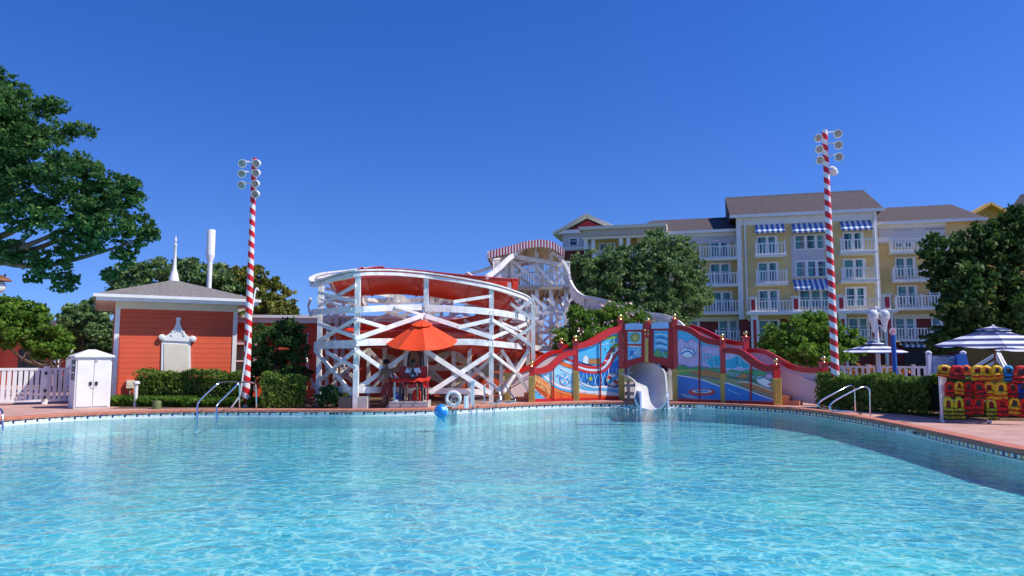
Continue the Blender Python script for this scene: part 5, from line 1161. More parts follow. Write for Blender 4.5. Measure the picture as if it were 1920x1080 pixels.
def grass(name,label,a,b,w,h,n,lm):
    d=(b-a); dn=d.normalized(); s=V(-dn.y,dn.x,0); mbv=[]
    c=np.array(a)+rng.uniform(0,1,(n,1))*np.array(d)+rng.uniform(-.5,.5,(n,1))*w*np.array(s)
    ang=rng.uniform(0,6.28,n); lean=rng.uniform(.05,.25,n); hh=h*rng.uniform(.6,1.15,n)
    dx=np.stack([np.cos(ang),np.sin(ang),np.zeros(n)],1); px_=np.stack([-np.sin(ang),np.cos(ang),np.zeros(n)],1)*.012
    v=np.empty((n,4,3)); mid=c+dx*(lean*.4)[:,None]; mid[:,2]+=hh*.7; tip=c+dx*lean[:,None]; tip[:,2]+=hh
    v[:,0]=c-px_; v[:,1]=c+px_; v[:,2]=tip+px_*.3; v[:,3]=mid-px_
    v[:,:,2]=np.maximum(v[:,:,2],.0)
    o=mesh_quads(name,v.reshape(-1,3),lm,None); o['kind']='stuff'; o['label']=label
grass('border_grass','strappy bright green border grass in front of the hedge',g0,g1,1.0,.36,9000,M['grassy']); grass('border_grass','strappy bright green border grass beside the left pool rails',g1,g2,.9,.30,8000,M['grassy'])
for x,y,d,r,l in ((612,742,25.2,22,'low leafy shrub at the left foot of the slide frame'),(640,752,25.6,12,'small shrub beside the dark slide footing')):
    tree('low_shrub',l,V(P(x,760,d).x,d,0),[E(x,y,d,r,r*.8),E(x-8,y+8,d,r*.6,r*.5),E(x+9,y-6,d,r*.6,r*.6)],2200,.10,M['oak'] if r>20 else M['bright'],M['bark'],.03,cat='shrub',kper=18,puff=.4)
r0,r1,r2,r3=P(1550,740,25.3),P(1650,750,23.6),P(1762,760,21.9),P(1985,770,21.3)
for q in (r0,r1,r2,r3): q.z=0
hedge('clipped_hedge','long clipped hedge on the right running behind the life vest rack',[r0,r1,r2,r3],P(1650,710,23.6).z,1.1,24000,.10,M['hedge'])
fa,fb=P(1600,700,41),P(1692,700,41); fa.z=0; fb.z=0
mesh=crown_pts([(fa.x+(fb.x-fa.x)*t_,41,.95,.8,.5,.35) for t_ in (.05,.2,.35,.5,.65,.8,.95)],2600,.35,20,.3); o=mesh_quads('flower_bed',leaves(mesh,.14),[M['bright'],M['flame']],None,midx=(rng.uniform(0,1,2600)<.6).astype(int)); o['kind']='stuff'; o['label']='orange flowering bed in front of the hotel'
# ================================================================== PEOPLE
def skinned(name,pts,edges,radii,m,parent,sub=2,smooth=True,label=None):
    po=origin(parent) if parent else V(0,0,0)
    me=bpy.data.meshes.new(name+'_src'); me.from_pydata([tuple(Vector(p)-po) for p in pts],edges,[]); me.update()
    ob=bpy.data.objects.new(name+'_src',me); COL.objects.link(ob)
    md=ob.modifiers.new('s','SKIN'); sv=me.skin_vertices[0].data
    for i,r in enumerate(radii): sv[i].radius=(r,r) if not isinstance(r,tuple) else r
    sv[0].use_root=True; md.use_smooth_shade=True; ob.modifiers.new('u','SUBSURF').levels=sub; ob.modifiers['u'].render_levels=sub
    dg=bpy.context.evaluated_depsgraph_get(); out=bpy.data.meshes.new_from_object(ob.evaluated_get(dg)); out.name=name
    bpy.data.objects.remove(ob); bpy.data.meshes.remove(me); out.materials.clear(); out.materials.append(m)
    for p in out.polygons: p.use_smooth=True; p.material_index=0
    o=bpy.data.objects.new(name,out); COL.objects.link(o)
    if parent: o.parent=parent
    return o
def hand(J,wrist,dirv,side,S,curl=.5):
    """joint list for a palm and five fingers: returns pts, edges, radii relative indices"""
    d=Vector(dirv).normalized(); sd=Vector(side).normalized(); nrm=d.cross(sd).normalized(); pts=[];ed=[];ra=[]
    pts.append(wrist+d*.05*S); ra.append(.026*S); pts.append(wrist+d*.085*S); ra.append(.028*S); ed.append((0,1))
    for k,(o_,l) in enumerate(((-.032,.062),(-.011,.075),(.011,.07),(.031,.055))):
        b=wrist+d*.10*S+sd*o_*S; m_=b+d*l*.55*S+nrm*curl*l*.3*S; t_=m_+d*l*.35*S*(1-curl*.5)+nrm*curl*l*.55*S
        i=len(pts); pts+=[b,m_,t_]; ra+=[.0095*S,.0085*S,.0075*S]; ed+=[(1,i),(i,i+1),(i+1,i+2)]
    i=len(pts); b=wrist+d*.045*S+sd*-.035*S; pts+=[b,b+d*.035*S-sd*.02*S+nrm*.01*S,b+d*.062*S-sd*.022*S+nrm*.025*S]; ra+=[.012*S,.010*S,.0085*S]; ed+=[(0,i),(i,i+1),(i+1,i+2)]
    return pts,ed,ra
def body(root,J,S,skinm,handdirs):
    """J: dict of world joints; one continuous skin"""
    nm=['pelvis','waist','chest','neck','head0','head1','sh_l','el_l','wr_l','sh_r','el_r','wr_r','hip_l','kn_l','an_l','toe_l','hip_r','kn_r','an_r','toe_r']
    R_={'pelvis':(.135,.105),'waist':(.125,.092),'chest':(.155,.105),'neck':.052,'head0':.075,'head1':.088,'sh_l':.062,'el_l':.042,'wr_l':.028,'sh_r':.062,'el_r':.042,'wr_r':.028,'hip_l':.088,'kn_l':.055,'an_l':.036,'toe_l':.034,'hip_r':.088,'kn_r':.055,'an_r':.036,'toe_r':.034}
    pts=[J[n] for n in nm]; ra=[(R_[n][0]*S,R_[n][1]*S) if isinstance(R_[n],tuple) else R_[n]*S for n in nm]
    ix={n:i for i,n in enumerate(nm)}; E_=[('pelvis','waist'),('waist','chest'),('chest','neck'),('neck','head0'),('head0','head1'),('chest','sh_l'),('sh_l','el_l'),('el_l','wr_l'),('chest','sh_r'),('sh_r','el_r'),('el_r','wr_r'),('pelvis','hip_l'),('hip_l','kn_l'),('kn_l','an_l'),('an_l','toe_l'),('pelvis','hip_r'),('hip_r','kn_r'),('kn_r','an_r'),('an_r','toe_r')]
    ed=[(ix[a],ix[b]) for a,b in E_]
    for s_ in('l','r'):
        if handdirs.get(s_):
            dv,sd,cu=handdirs[s_]; hp_,he,hr=hand(J,J['wr_'+s_],dv,sd,S,cu); o=len(pts); pts+=hp_; ra+=hr; ed+=[(a+o,b+o) for a,b in he]+[(ix['wr_'+s_],o)]
    return skinned('body',pts,ed,ra,skinm,root)
def head_bits(root,J,S,face,hairm,curly,skinm,long=0):
    """ears, nose, eyes, mouth and hair on the head; face = direction the face looks"""
    f=Vector(face).normalized(); u=(J['head1']-J['head0']).normalized(); f=(f-u*f.dot(u)).normalized(); r=f.cross(u).normalized(); c=(J['head0']+J['head1'])/2
    mb=MB(); mb.frame(c+f*.092*S-u*.004*S,r*.010*S,f*.016*S,u*.02*S)
    for s_ in(-1,1): mb.ball(c+r*.082*S*s_-u*.0*S,.022*S,0,8,1.2)
    mb.build('face',skinm,root,True)
    mb=MB()
    for s_ in(-1,1): mb.ball(c+f*.082*S+r*.03*S*s_+u*.022*S,.0115*S,0,8,.7)
    mb.frame(c+f*.083*S-u*.046*S,r*.024*S,f*.006*S,u*.004*S); mb.build('eyes',M['hair'],root)
    cc=c+u*.035*S-f*.015*S; n=1500; d=rng.normal(size=(n,3)); d/=np.linalg.norm(d,axis=1)[:,None]
    keep=[(Vector(q).dot(f)<.35 or Vector(q).dot(u)>.55) and Vector(q).dot(u)>-.45 for q in d]; d=d[np.array(keep)]
    mb=MB(); mb.lathe(cc-f*.012*S,[(.03*S,-.055*S),(.075*S,-.05*S),(.098*S,0),(.092*S,.05*S),(.06*S,.085*S),(.01*S,.1*S)],16,0,u)
    h=mb.build('hair',hairm,root,True)
    if curly:
        v=leaves(np.array(cc)+d*.105*S*rng.uniform(.92,1.12,(len(d),1)),.034*S); mesh_quads('curls',v,hairm,h)
# standing person
st=G(725,765)+V(0,.0,0); st.z=0; S_=.94
per=empty('person',st,'person standing bare-backed in dark red shorts with one hand raised to the face','person')
q=lambda x,y,z: st+V(x,y,z)*S_
J=dict(pelvis=q(0,0,.92),waist=q(-.01,0,1.06),chest=q(-.02,.01,1.30),neck=q(-.03,0,1.48),head0=q(-.045,-.01,1.58),head1=q(-.06,-.02,1.68),
 sh_l=q(-.19,-.02,1.38),el_l=q(-.27,.06,1.14),wr_l=q(-.17,.20,1.33),sh_r=q(.165,.02,1.38),el_r=q(.235,.06,1.12),wr_r=q(.25,.02,.86),
 hip_l=q(-.085,0,.86),kn_l=q(-.10,-.02,.47),an_l=q(-.11,.05,.09),toe_l=q(-.17,.17,.04),hip_r=q(.085,0,.86),kn_r=q(.09,.02,.47),an_r=q(.09,.06,.09),toe_r=q(.06,.19,.04))
body(per,J,S_,M['skin'],{'l':((.15,.1,.6),(0,1,0),.6),'r':((.05,0,-1),(0,1,0),.4)}); head_bits(per,J,S_,(-.75,.6,-.25),M['hair'],True,M['skin'])
sho=skinned('shorts',[q(0,0,.90),q(0,0,1.0),q(-.10,0,.84),q(-.125,-.01,.42),q(.10,0,.84),q(.115,.01,.42)],[(0,1),(0,2),(2,3),(0,4),(4,5)],[(.15*S_,.125*S_),(.142*S_,.115*S_),.118*S_,.098*S_,.118*S_,.098*S_],M['shorts'],per)
mb=MB(); mb.lathe(q(0,0,.985),[(.145*S_,0),(.15*S_,.02),(.145*S_,.045)],18); mb.build('waistband',M['dred'],sho,True)
# lifeguard stand
lg=G(768,766)+V(0,.48,0); lg.z=0
ls=empty('lifeguard_chair',lg,'red high-backed lifeguard chair with a cloth covered front shelf on grey boxes','chair')
def l(x,y,z): return lg+V(x,y,z)
mb=MB()
PH=.24
for x in(-.36,.40):
    for y in(-.3,.42): mb=MB(); mb.beam(l(x,y,PH),l(x*.95,y,PH+.75 if y<0 else PH+1.2),.07,.07); mb.build('leg',M['black'],ls)
mb=MB(); mb.box(l(.02,.1,PH+.48),(.82,.62,.08)); mb.box(l(.02,.05,PH+.54),(.7,.5,.06)); mb.build('seat',M['red'],ls)
mb=MB(); mb.box(l(.0,.42,PH+.80),(.98,.09,.74)); mb.build('backrest',M['dred'],ls)
mb=MB(); a=[]
for k in range(9): t=math.pi*k/8; a.append(l(.02-.20*math.cos(t),.5,PH+1.56+.17*math.sin(t)))
mb.tube([l(-.22,.5,PH+1.0)]+[l(-.20,.5,PH+1.45)]+a+[l(.26,.5,PH+1.0)],.045,8); mb.build('head_frame',M['black'],ls,True)
mb=MB(); mb.poly([l(-.14,.47,PH+1.15),l(.18,.47,PH+1.15),l(.18,.47,PH+1.6),l(.12,.47,PH+1.7),l(-.08,.47,PH+1.7),l(-.14,.47,PH+1.6)],V(0,-1,0),.05); mb.build('head_pad',M['wood'],ls)
# cloth shelf
mb=MB(); n=16; vs=[]
for i in range(n+1):
    x=-.62+1.28*i/n; z=PH+.76+.05*(i/n)+.02*math.sin(i*1.3)
    for y,dz in ((-.02,0.0),(-.34,-.02),(-.42,-.12-.025*math.sin(i*2.1)),(-.40,-.13),(-.33,-.05),(-.02,-.03)): vs.append(l(x,y,z+dz))
fs=[(i*6+k,i*6+(k+1)%6,(i+1)*6+(k+1)%6,(i+1)*6+k) for i in range(n) for k in range(6)]+[tuple(range(6)),tuple(n*6+k for k in range(5,-1,-1))]
mb.add(vs,fs); mb.build('cloth_shelf',M['redcloth'],ls,True)
for x in(-.56,.58):
    mb=MB(); mb.beam(l(x,-.22,PH),l(x,-.22,PH+.72),.05,.05); mb.build('shelf_post',M['steel'] if x<0 else M['red'],ls)
bags=MB(); bags.lathe(l(.22,-.1,PH),[(.16,0),(.19,.1),(.17,.3),(.1,.4),(.05,.42)],12); bags.build('rescue_bag',M['redcloth'],None,True,'small red rescue bag under the lifeguard seat','bag',loc=l(.22,-.1,PH))
for i,(x0,x1,lab) in enumerate(((-.70,-.335,'narrow grey slatted box beneath the striped towel'),(-.32,.62,'wide grey slatted box carrying the lifeguard chair'))):
    mb=MB(); c=l((x0+x1)/2,0,.12)
    for k in range(4): mb.box(c+V(0,0,-.09+.06*k),(x1-x0,.95+.012*(k%2),.056))
    mb.box(c+V(0,0,-.0),(x1-x0-.02,.93,.22)); mb.build('platform_box',M['grey'],None,False,lab,'box','grey platform boxes under the lifeguard chair',loc=c-V(0,0,.12))
# towels on the left box
mb=MB(); n=14; vs=[];fs=[]
tl_=l(-.80,-.46,0); 
for i in range(n+1):
    for j in range(n+1):
        x=i/n; y=j/n; zz=.28*min(1,(x*2.2)**.8)*(1 if y>.18 else .35+y*3.6)+.05*math.sin(x*9+y*4)*x+.03*math.sin(y*13); vs.append(tl_+V(x*.42,y*.7,max(.012,zz)))
for i in range(n):
    for j in range(n): a_=i*(n+1)+j; fs.append((a_,a_+n+1,a_+n+2,a_+1))
top=len(vs); vs+=[p-V(0,0,.012) for p in vs]; fs+=[tuple(top+k for k in f[::-1]) for f in fs]
mb.add(vs,fs); mb.build('towel',stripe_mat('towel_stripe',(.72,.70,.74),(.30,.26,.52),'X',.09,0,.68,.9),None,True,'crumpled white and violet towel over the narrow grey box','towel',loc=tl_)
mb=MB(); bl_=l(-.47,-.1,.24)
for k in range(5): mb.ball(bl_+V(random.uniform(-.12,.12),random.uniform(-.1,.1),.06+.05*k),.13-.012*k,0,10,.7)
mb.build('blue_bag',mat('blue_white_cloth',(.04,.06,.35),.8,var2=(.45,.48,.68),vs=9,bump=.5),None,True,'crumpled blue and white bag on the narrow grey box','bag',loc=bl_)
# seated person
S2=.98; sp=lg+V(.03,0,PH); gd=empty('person',sp,'person seated in the red chair in white shirt and dark cross strap, hands in lap','person')
q=lambda x,y,z: sp+V(x,y,z)
J=dict(pelvis=q(0,.10,.66),waist=q(0,.12,.79),chest=q(0,.10,1.0),neck=q(0,.06,1.17),head0=q(0,.02,1.25),head1=q(0,-.01,1.345),
 sh_l=q(-.18,.08,1.08),el_l=q(-.25,-.02,.86),wr_l=q(-.06,-.20,.80),sh_r=q(.18,.08,1.08),el_r=q(.25,-.02,.86),wr_r=q(.08,-.20,.80),
 hip_l=q(-.09,.06,.62),kn_l=q(-.14,-.40,.60),an_l=q(-.15,-.44,.12),toe_l=q(-.16,-.58,.045),hip_r=q(.09,.06,.62),kn_r=q(.18,-.38,.60),an_r=q(.22,-.40,.12),toe_r=q(.25,-.54,.045))
body(gd,J,S2,M['skin2'],{'l':((1,-.3,-.1),(0,0,1),.5),'r':((-1,-.3,-.1),(0,0,1),.5)}); head_bits(gd,J,S2,(0.05,-1,-.45),M['hair'],False,M['skin2'])
sh_=skinned('shirt',[q(0,.11,.72),q(0,.12,.84),q(0,.10,1.0),q(0,.075,1.10),q(-.18,.08,1.085),q(-.235,.01,.94),q(.18,.08,1.085),q(.235,.01,.94)],[(0,1),(1,2),(2,3),(2,4),(4,5),(2,6),(6,7)],[(.145,.12),(.142,.115),(.168,.125),(.085,.075),.078,.066,.078,.066],M['shirt'],gd)
mb=MB(); mb.tube([q(-.15,.02,1.12),q(-.06,-.055,1.04),q(.06,-.06,.92),q(.15,-.03,.80)],.018,6); mb.build('strap',M['black'],gd,True)
skinned('shorts',[q(0,.10,.66),q(-.10,.02,.63),q(-.145,-.30,.61),q(.10,.02,.63),q(.165,-.28,.61)],[(0,1),(1,2),(0,3),(3,4)],[(.15,.12),.11,.10,.11,.10],M['redcloth'],gd)
# ------------------------------------------------------------------ umbrellas
def umbrella(name,label,base,top,rad,zrim,ztop,n,m,polem,group=None,tilt=0.0,vent=True,scallop=.06,mats=None,ribm=None,pole=True,rot=0.0):
    base=Vector(base); e=empty(name,base,label,'umbrella',group); c=Vector((top.x,top.y,0))
    Rm=Matrix.Rotation(tilt,3,'X'); H=ztop-zrim
    def tf(p): return Vector((c.x,c.y,ztop))+Rm@p
    mb=MB(); ringn=6
    rows=[]
    for j in range(ringn+1):
        t=(j+ (0.25 if vent else 0.02))/(ringn+(.25 if vent else .02)); row=[]
        for k in range(n*4):
            a=2*math.pi*k/(n*4)+rot; kk=(k%4)/4; w=math.cos(math.pi/n)/math.cos((kk-.5)*2*math.pi/n)
            r=rad*t*(w if True else 1); sag=.035*t*rad*math.sin(math.pi*kk)
            row.append(Vector((r*math.cos(a),r*math.sin(a),-H*t**1.12-sag)))
        rows.append(row)
    N_=n*4; vs=[tf(p) for r_ in rows for p in r_]; M_=len(vs); vs+=[p-V(0,0,.012) for p in vs]
    fs=[];ms=[]
    for j in range(ringn):
        for k in range(N_): fs.append((j*N_+k,j*N_+(k+1)%N_,(j+1)*N_+(k+1)%N_,(j+1)*N_+k))
    fs2=[tuple(M_+i for i in f[::-1]) for f in fs]
    rim=[(ringn*N_+k,ringn*N_+(k+1)%N_,M_+ringn*N_+(k+1)%N_,M_+ringn*N_+k) for k in range(N_)]
    mb.add(vs,fs+fs2+rim,0); can=mb.build('canopy',m,e,False)
    if vent:
        mb=MB(); vs=[]; 
        for t in(.02,.16,.30):
            for k in range(N_):
                a=2*math.pi*k/N_+rot; kk=(k%4)/4; w=math.cos(math.pi/n)/math.cos((kk-.5)*2*math.pi/n); r=rad*t*w; vs.append(tf(Vector((r*math.cos(a),r*math.sin(a),-H*(t*.72)+.06-.02*math.sin(math.pi*kk)))))
        M2=len(vs); vs+=[p-V(0,0,.012) for p in vs]; fs=[(j*N_+k,j*N_+(k+1)%N_,(j+1)*N_+(k+1)%N_,(j+1)*N_+k) for j in range(2) for k in range(N_)]
        fs+= [tuple(M2+i for i in f[::-1]) for f in fs]+[(2*N_+k,2*N_+(k+1)%N_,M2+2*N_+(k+1)%N_,M2+2*N_+k) for k in range(N_)]; mb.add(vs,fs); mb.build('vent',m,can)
    for k in range(n):
        a=2*math.pi*k/n+rot; mb=MB(); mb.tube([tf(Vector((0.03*math.cos(a),0.03*math.sin(a),-.05))),tf(Vector((rad*.98*math.cos(a),rad*.98*math.sin(a),-H-.035)))],.012,5); mb.tube([tf(Vector((0,0,-H*1.15))),tf(Vector((rad*.5*math.cos(a),rad*.5*math.sin(a),-H*.5-.03)))],.009,5); mb.build('rib',polem,e)
    mb=MB(); mb.tube([base,V(base.x,base.y,.3),tf(Vector((0,0,-.25))),tf(Vector((0,0,.02)))],.024,8); mb.build('pole',polem,e,True)
    mb=MB(); mb.ball(tf(Vector((0,0,.06))),.04); mb.build('finial',ribm or M['white'],e,True)
    return e
uc=P(789,604,24.55); ub_=V(lg.x+.38,lg.y+.72,0)
umbrella('orange_umbrella','bright orange octagonal umbrella shading the lifeguard chair',ub_,V(uc.x-.07,lg.y+.12,0),1.26,P(789,641,24.4).z,P(789,600,24.6).z,8,M['orange'],M['black'],tilt=R(14),rot=R(12))
def zstripe(nm,pitch):
    m=mat(nm,(.03,.045,.16),.8); t=m.node_tree; b=t.nodes['Principled BSDF']; tc=t.nodes.new('ShaderNodeTexCoord'); sp=t.nodes.new('ShaderNodeSeparateXYZ'); t.links.new(tc.outputs['Object'],sp.inputs[0])
    return m
M['stripe']=stripe_mat('navy_white_stripe',(.035,.05,.17),(.76,.76,.80),'Z',.155,0,.5,.8)
def sumb(apx,apy,d,halfpx,rimy,label,sides=6,rot=0):
    a=P(apx,apy,d); z=P(apx,rimy,d).z; base=V(a.x,d,0)
    return umbrella('striped_umbrella',label,base,V(a.x,d,0),halfpx/F*d,z,a.z,sides,M['stripe'],M['wood'],'navy and white striped umbrellas',tilt=R(2),rot=rot)
sumb(1640,643,29,56,659,'smaller navy and white striped umbrella between the right mast and the blue post',8,R(5))
sumb(1862,615,20.3,98,648,'largest navy and white striped umbrella above the life vest rack',8,R(22))
sumb(1962,640,26,84,656,'navy and white striped umbrella cut off by the right edge behind the largest one',8)
# ------------------------------------------------------------------ ball, ring buoy, rails
bp_=P(827.5,766,23.75); bp_.z=WL+.19; mb=MB(); mb.ball(bp_,.235,0,28)
bm_=mat('beach_ball',(.015,.20,.55),.25,coat=.5); t=bm_.node_tree; b=t.nodes['Principled BSDF']; n=t.nodes.new('ShaderNodeTexNoise'); n.inputs['Scale'].default_value=5; tc=t.nodes.new('ShaderNodeTexCoord'); t.links.new(tc.outputs['Object'],n.inputs['Vector'])
r=t.nodes.new('ShaderNodeValToRGB'); r.color_ramp.interpolation='CONSTANT'; e0=r.color_ramp.elements; e0[0].color=(.015,.22,.60,1); e0[1].position=.56; e0[1].color=(.25,.62,.80,1)
x=e0.new(.64); x.color=(.55,.45,.08,1); x=e0.new(.68); x.color=(.75,.78,.80,1); t.links.new(n.outputs['Fac'],r.inputs[0]); t.links.new(r.outputs[0],b.inputs['Base Color'])
mb.build('beach_ball',bm_,None,True,'blue patterned beach ball floating at the pool edge','ball',loc=bp_)
rp=P(850,746,24.9); rp.z=.33; e=empty('ring_buoy',V(rp.x,rp.y,0),'white ring buoy with coiled rope hung on a low white stand','ring buoy')
mb=MB(); mb.tube([rp+V(.225*math.cos(6.2832*k/24),0,.225*math.sin(6.2832*k/24)) for k in range(25)],.06,8); mb.build('ring',M['white'],e,True)
mb=MB(); 
for j in range(4): mb.tube([rp+V((.05+.04*j)*math.cos(6.2832*k/14+j)+.02*j,-.09-.01*j,(.10+.03*j)*math.sin(6.2832*k/14+j)-.03*j) for k in range(13)],.012,5)
mb.build('rope',M['grey'],e,True)
for x_,h in ((.40,.42),(.48,.42)):
    mb=MB(); mb.box(V(rp.x+x_+ (0 if x_<.45 else .0),rp.y+.08+(x_-.42),h/2),(.08,.08,h)); mb.build('stand_post',M['white'],e)
wp=P(886,735,25.6); mb=MB(); wz=P(886,716,25.6).z; mb.box(V(wp.x,wp.y,wz/2),(.13,.13,wz)); mb.box(V(wp.x,wp.y,wz+.02),(.18,.18,.05)); mb.build('white_post',M['white'],None,False,'short white post with a flat cap right of the ring buoy','post',loc=V(wp.x,wp.y,0))
def hrail(label,runs,group='stainless pool handrails'):
    e=None
    for pts in runs:
        p=smoothpath([P(*q) for q in pts],6)
        for q in p: q.z=max(q.z,WL-.35)
        e=V(p[-1].x,p[-1].y,0); mb=MB(); mb.tube(p,.026,10)
        mb.build('handrail',M['steel'],None,True,label[runs.index(pts)],'handrail',group,loc=e)
hrail(['left rail of the pair in front of the border grass','right rail of the pair in front of the border grass'],
 [[(370,800,22.6),(370,764,22.7),(374,752,22.8),(394,732,23.1),(408,720,23.3),(416,717,23.5),(432,716.5,24),(444,717,24.3),(449,722,24.4),(449,764,24.5)],
  [(406,801,22.5),(406,766,22.6),(410,756,22.7),(430,736,23),(446,720,23.2),(452,717,23.4),(466,716.5,23.8),(476,718,24),(480,724,24.2),(481,764,24.3)]])
hrail(['far rail of the pair right of the mural bridge','near rail of the pair right of the mural bridge'],
 [[(1570,769,22.9),(1546,766,22.3),(1535,762,22.1),(1534,757,22.1),(1545,748,22.2),(1575,732,22.4),(1592,724,22.6),(1600,725,22.7),(1603,732,22.8),(1604,774,22.9)],
  [(1616,777,21.6),(1600,772,21.3),(1566,771,21.0),(1557,766,20.9),(1556,760,20.9),(1568,750,21),(1600,733,21.2),(1618,726,21.3),(1628,728,21.4),(1631,738,21.4),(1632,781,21.5)]])
hrail(['left rail of the pair beside the left mural stair','right rail of the pair beside the left mural stair'],
 [[(909,758,25.6),(908,727,25.6),(912,720,25.5),(920,720,25.4),(934,733,25.2),(938,744,25.1),(938,752,25.0),(930,756,25.0),(918,757,25.2)],
  [(937,756,26.4),(936,726,26.4),(940,719,26.3),(946,720,26.2),(956,736,26),(964,746,25.8),(966,752,25.7),(958,754,25.7),(948,755,25.8)]])
hrail(['stainless rail cut off by the left edge of the picture'],[[(5,812,19.6),(5,785,19.7),(4,772,19.8),(-4,765,20),(-20,765,20.4),(-26,780,20.5)]],None)
# ------------------------------------------------------------------ life vest rack
ra_=P(1766,780,19.6); rbq=P(1950,780,18.7); ra_.z=rbq.z=0; rd=(rbq-ra_).normalized(); rn=V(rd.y,-rd.x,0)
ztop=P(1768,690,19.6).z; rk=empty('vest_rack',ra_,'low white rack on the deck hung with three rows of life vests','rack')
Lr=(rbq-ra_).length
for s_ in(0,Lr/2,Lr):
    mb=MB(); mb.beam(ra_+rd*s_+V(0,0,.02),ra_+rd*s_+V(0,0,ztop),.05,.05); mb.beam(ra_+rd*s_-rn*.3+V(0,0,.02),ra_+rd*s_+V(0,0,.4),.05,.05); mb.beam(ra_+rd*s_+rn*(.26 if s_==0 else .05)+V(0,0,.03),ra_+rd*s_-rn*.3+V(0,0,.03),.05,.05); mb.build('leg',M['white'],rk)
rz=[ztop-.02,ztop-.44,ztop-.86]
for z in rz:
    mb=MB(); mb.beam(ra_+V(0,0,z),ra_+rd*Lr+V(0,0,z),.04,.04); mb.build('bar',M['white'],rk)
mb=MB(); mb.frame(ra_+rd*.07+rn*-.03+V(0,0,ztop/2+.05),rd*.085,rn*.006,V(0,0,ztop/2-.1)); mb.build('side_panel',M['pink'],rk)
VC=dict(yellow=(.80,.48,.02),red=(.62,.02,.012),orange=(.80,.16,.01),lime=(.55,.60,.03),blue=(.02,.28,.62),navy=(.02,.05,.32))
VM={k:mat('vest_'+k,v,.75,var=.22,vs=6,bump=1.0,bs=9) for k,v in VC.items()}
def crump(mb):
    mb.v=[(x+random.gauss(0,.006),y+random.gauss(0,.006),z+random.gauss(0,.006)) for x,y,z in mb.v]
def vest_proto(col,w,h,bands):
    e=empty('life_vest',V(0,0,-50),'x','life vest','life vests hung on the rack')
    o=V(0,0,-50); 
    def pt(x,y,z): return o+V(x*w,y,z*h)
    # horseshoe collar with an arched opening, hanging from z=0 down to -1
    outer=[];inner=[]
    for k in range(13):
        a=math.pi*k/12; outer.append((-.5*math.cos(a),-.30+.30*math.sin(a))); inner.append((-.21*math.cos(a),-.33+.19*math.sin(a)))
    outer=[(-.5,-.5)]+outer+[(.5,-.5)]; inner=[(-.21,-.46)]+inner+[(.21,-.46)]
    mb=MB(); n=len(outer); vs=[]
    for (ox,oz),(ix_,iz) in zip(outer,inner):
        mx_,mz_=(ox+ix_)/2,(oz+iz)/2; vs+=[pt(ox,0,oz),pt(ox*.97,-.045,oz),pt(mx_,-.085,mz_),pt(ix_*1.03,-.05,iz),pt(ix_,0,iz)]
    fs=[(i*5+k,(i+1)*5+k,(i+1)*5+k+1,i*5+k+1) for i in range(n-1) for k in range(4)]+[(i*5+4,(i+1)*5+4,(i+1)*5,i*5) for i in range(n-1)]; mb.add(vs,fs)
    crump(mb); mb.build('collar',VM[col],e,True)
    mb=MB(); mb.frame(pt(0,-.012,-.36),V(w*.22,0,0),V(0,.008,0),V(0,0,h*.15)); mb.build('back_panel',M['shorts'] if random.random()<.4 else M['black'],e)
    for i in range(bands):
        z0=-.5-.5*i/bands; z1=-.5-.5*(i+1)/bands+.03; mb=MB(); vs=[];K=10
        for k in range(K+1):
            x=-.5+k/K; bul=.05+.055*math.sin(math.pi*min(1,max(0,(k/K))))
            vs+=[pt(x,.0,z0),pt(x,-bul*.75,z0-.01),pt(x,-bul-.02,(z0+z1)/2),pt(x,-bul*.75,z1+.01),pt(x,0,z1)]
        fs=[(k*5+j,(k+1)*5+j,(k+1)*5+j+1,k*5+j+1) for k in range(K) for j in range(4)]+[(k*5+4,(k+1)*5+4,(k+1)*5,k*5) for k in range(K)]+[(0,1,2,3,4),tuple(K*5+j for j in range(4,-1,-1))]
        mb.add(vs,fs); crump(mb); mb.build('foam_panel',VM[col],e,True)
        mb=MB(); mb.frame(pt(0,-.075,z1-.012),V(w*.49,0,0),V(0,.035,0),V(0,0,.008)); mb.frame(pt(.02,-.125,z1-.012),V(.03,0,0),V(0,.01,0),V(0,0,.02)); mb.build('strap',M['black'] if col not in('yellow',) else M['dred'],e)
    register(e); return e
protos={}
rowz=['top','middle','bottom']; ordn=['first','second','third','fourth','fifth','sixth','seventh','eighth']
rows=[[(1775,'yellow',29,.30,2,6),(1797,'red',30,.36,2,0),(1813,'orange',18,.28,1,-8),(1833,'yellow',30,.36,2,-10),(1851,'yellow',22,.36,2,0),(1870,'yellow',22,.36,2,0),(1893,'blue',19,.40,2,0),(1916,'red',30,.44,2,3)],
 [(1781,'red',20,.40,2,0),(1798,'yellow',17,.34,2,0),(1816,'red',19,.38,2,0),(1833,'red',22,.40,2,-8),(1854,'yellow',24,.46,2,0),(1876,'yellow',24,.46,2,0),(1898,'red',23,.38,2,-5),(1920,'navy',28,.38,2,-6)],
 [(1777,'lime',20,.58,3,0),(1796,'lime',18,.58,3,0),(1815,'red',20,.46,2,4),(1834,'red',20,.46,2,8),(1856,'lime',20,.56,3,0),(1877,'red',21,.50,2,0),(1901,'yellow',24,.42,2,4),(1921,'red',26,.5,2,0)]]
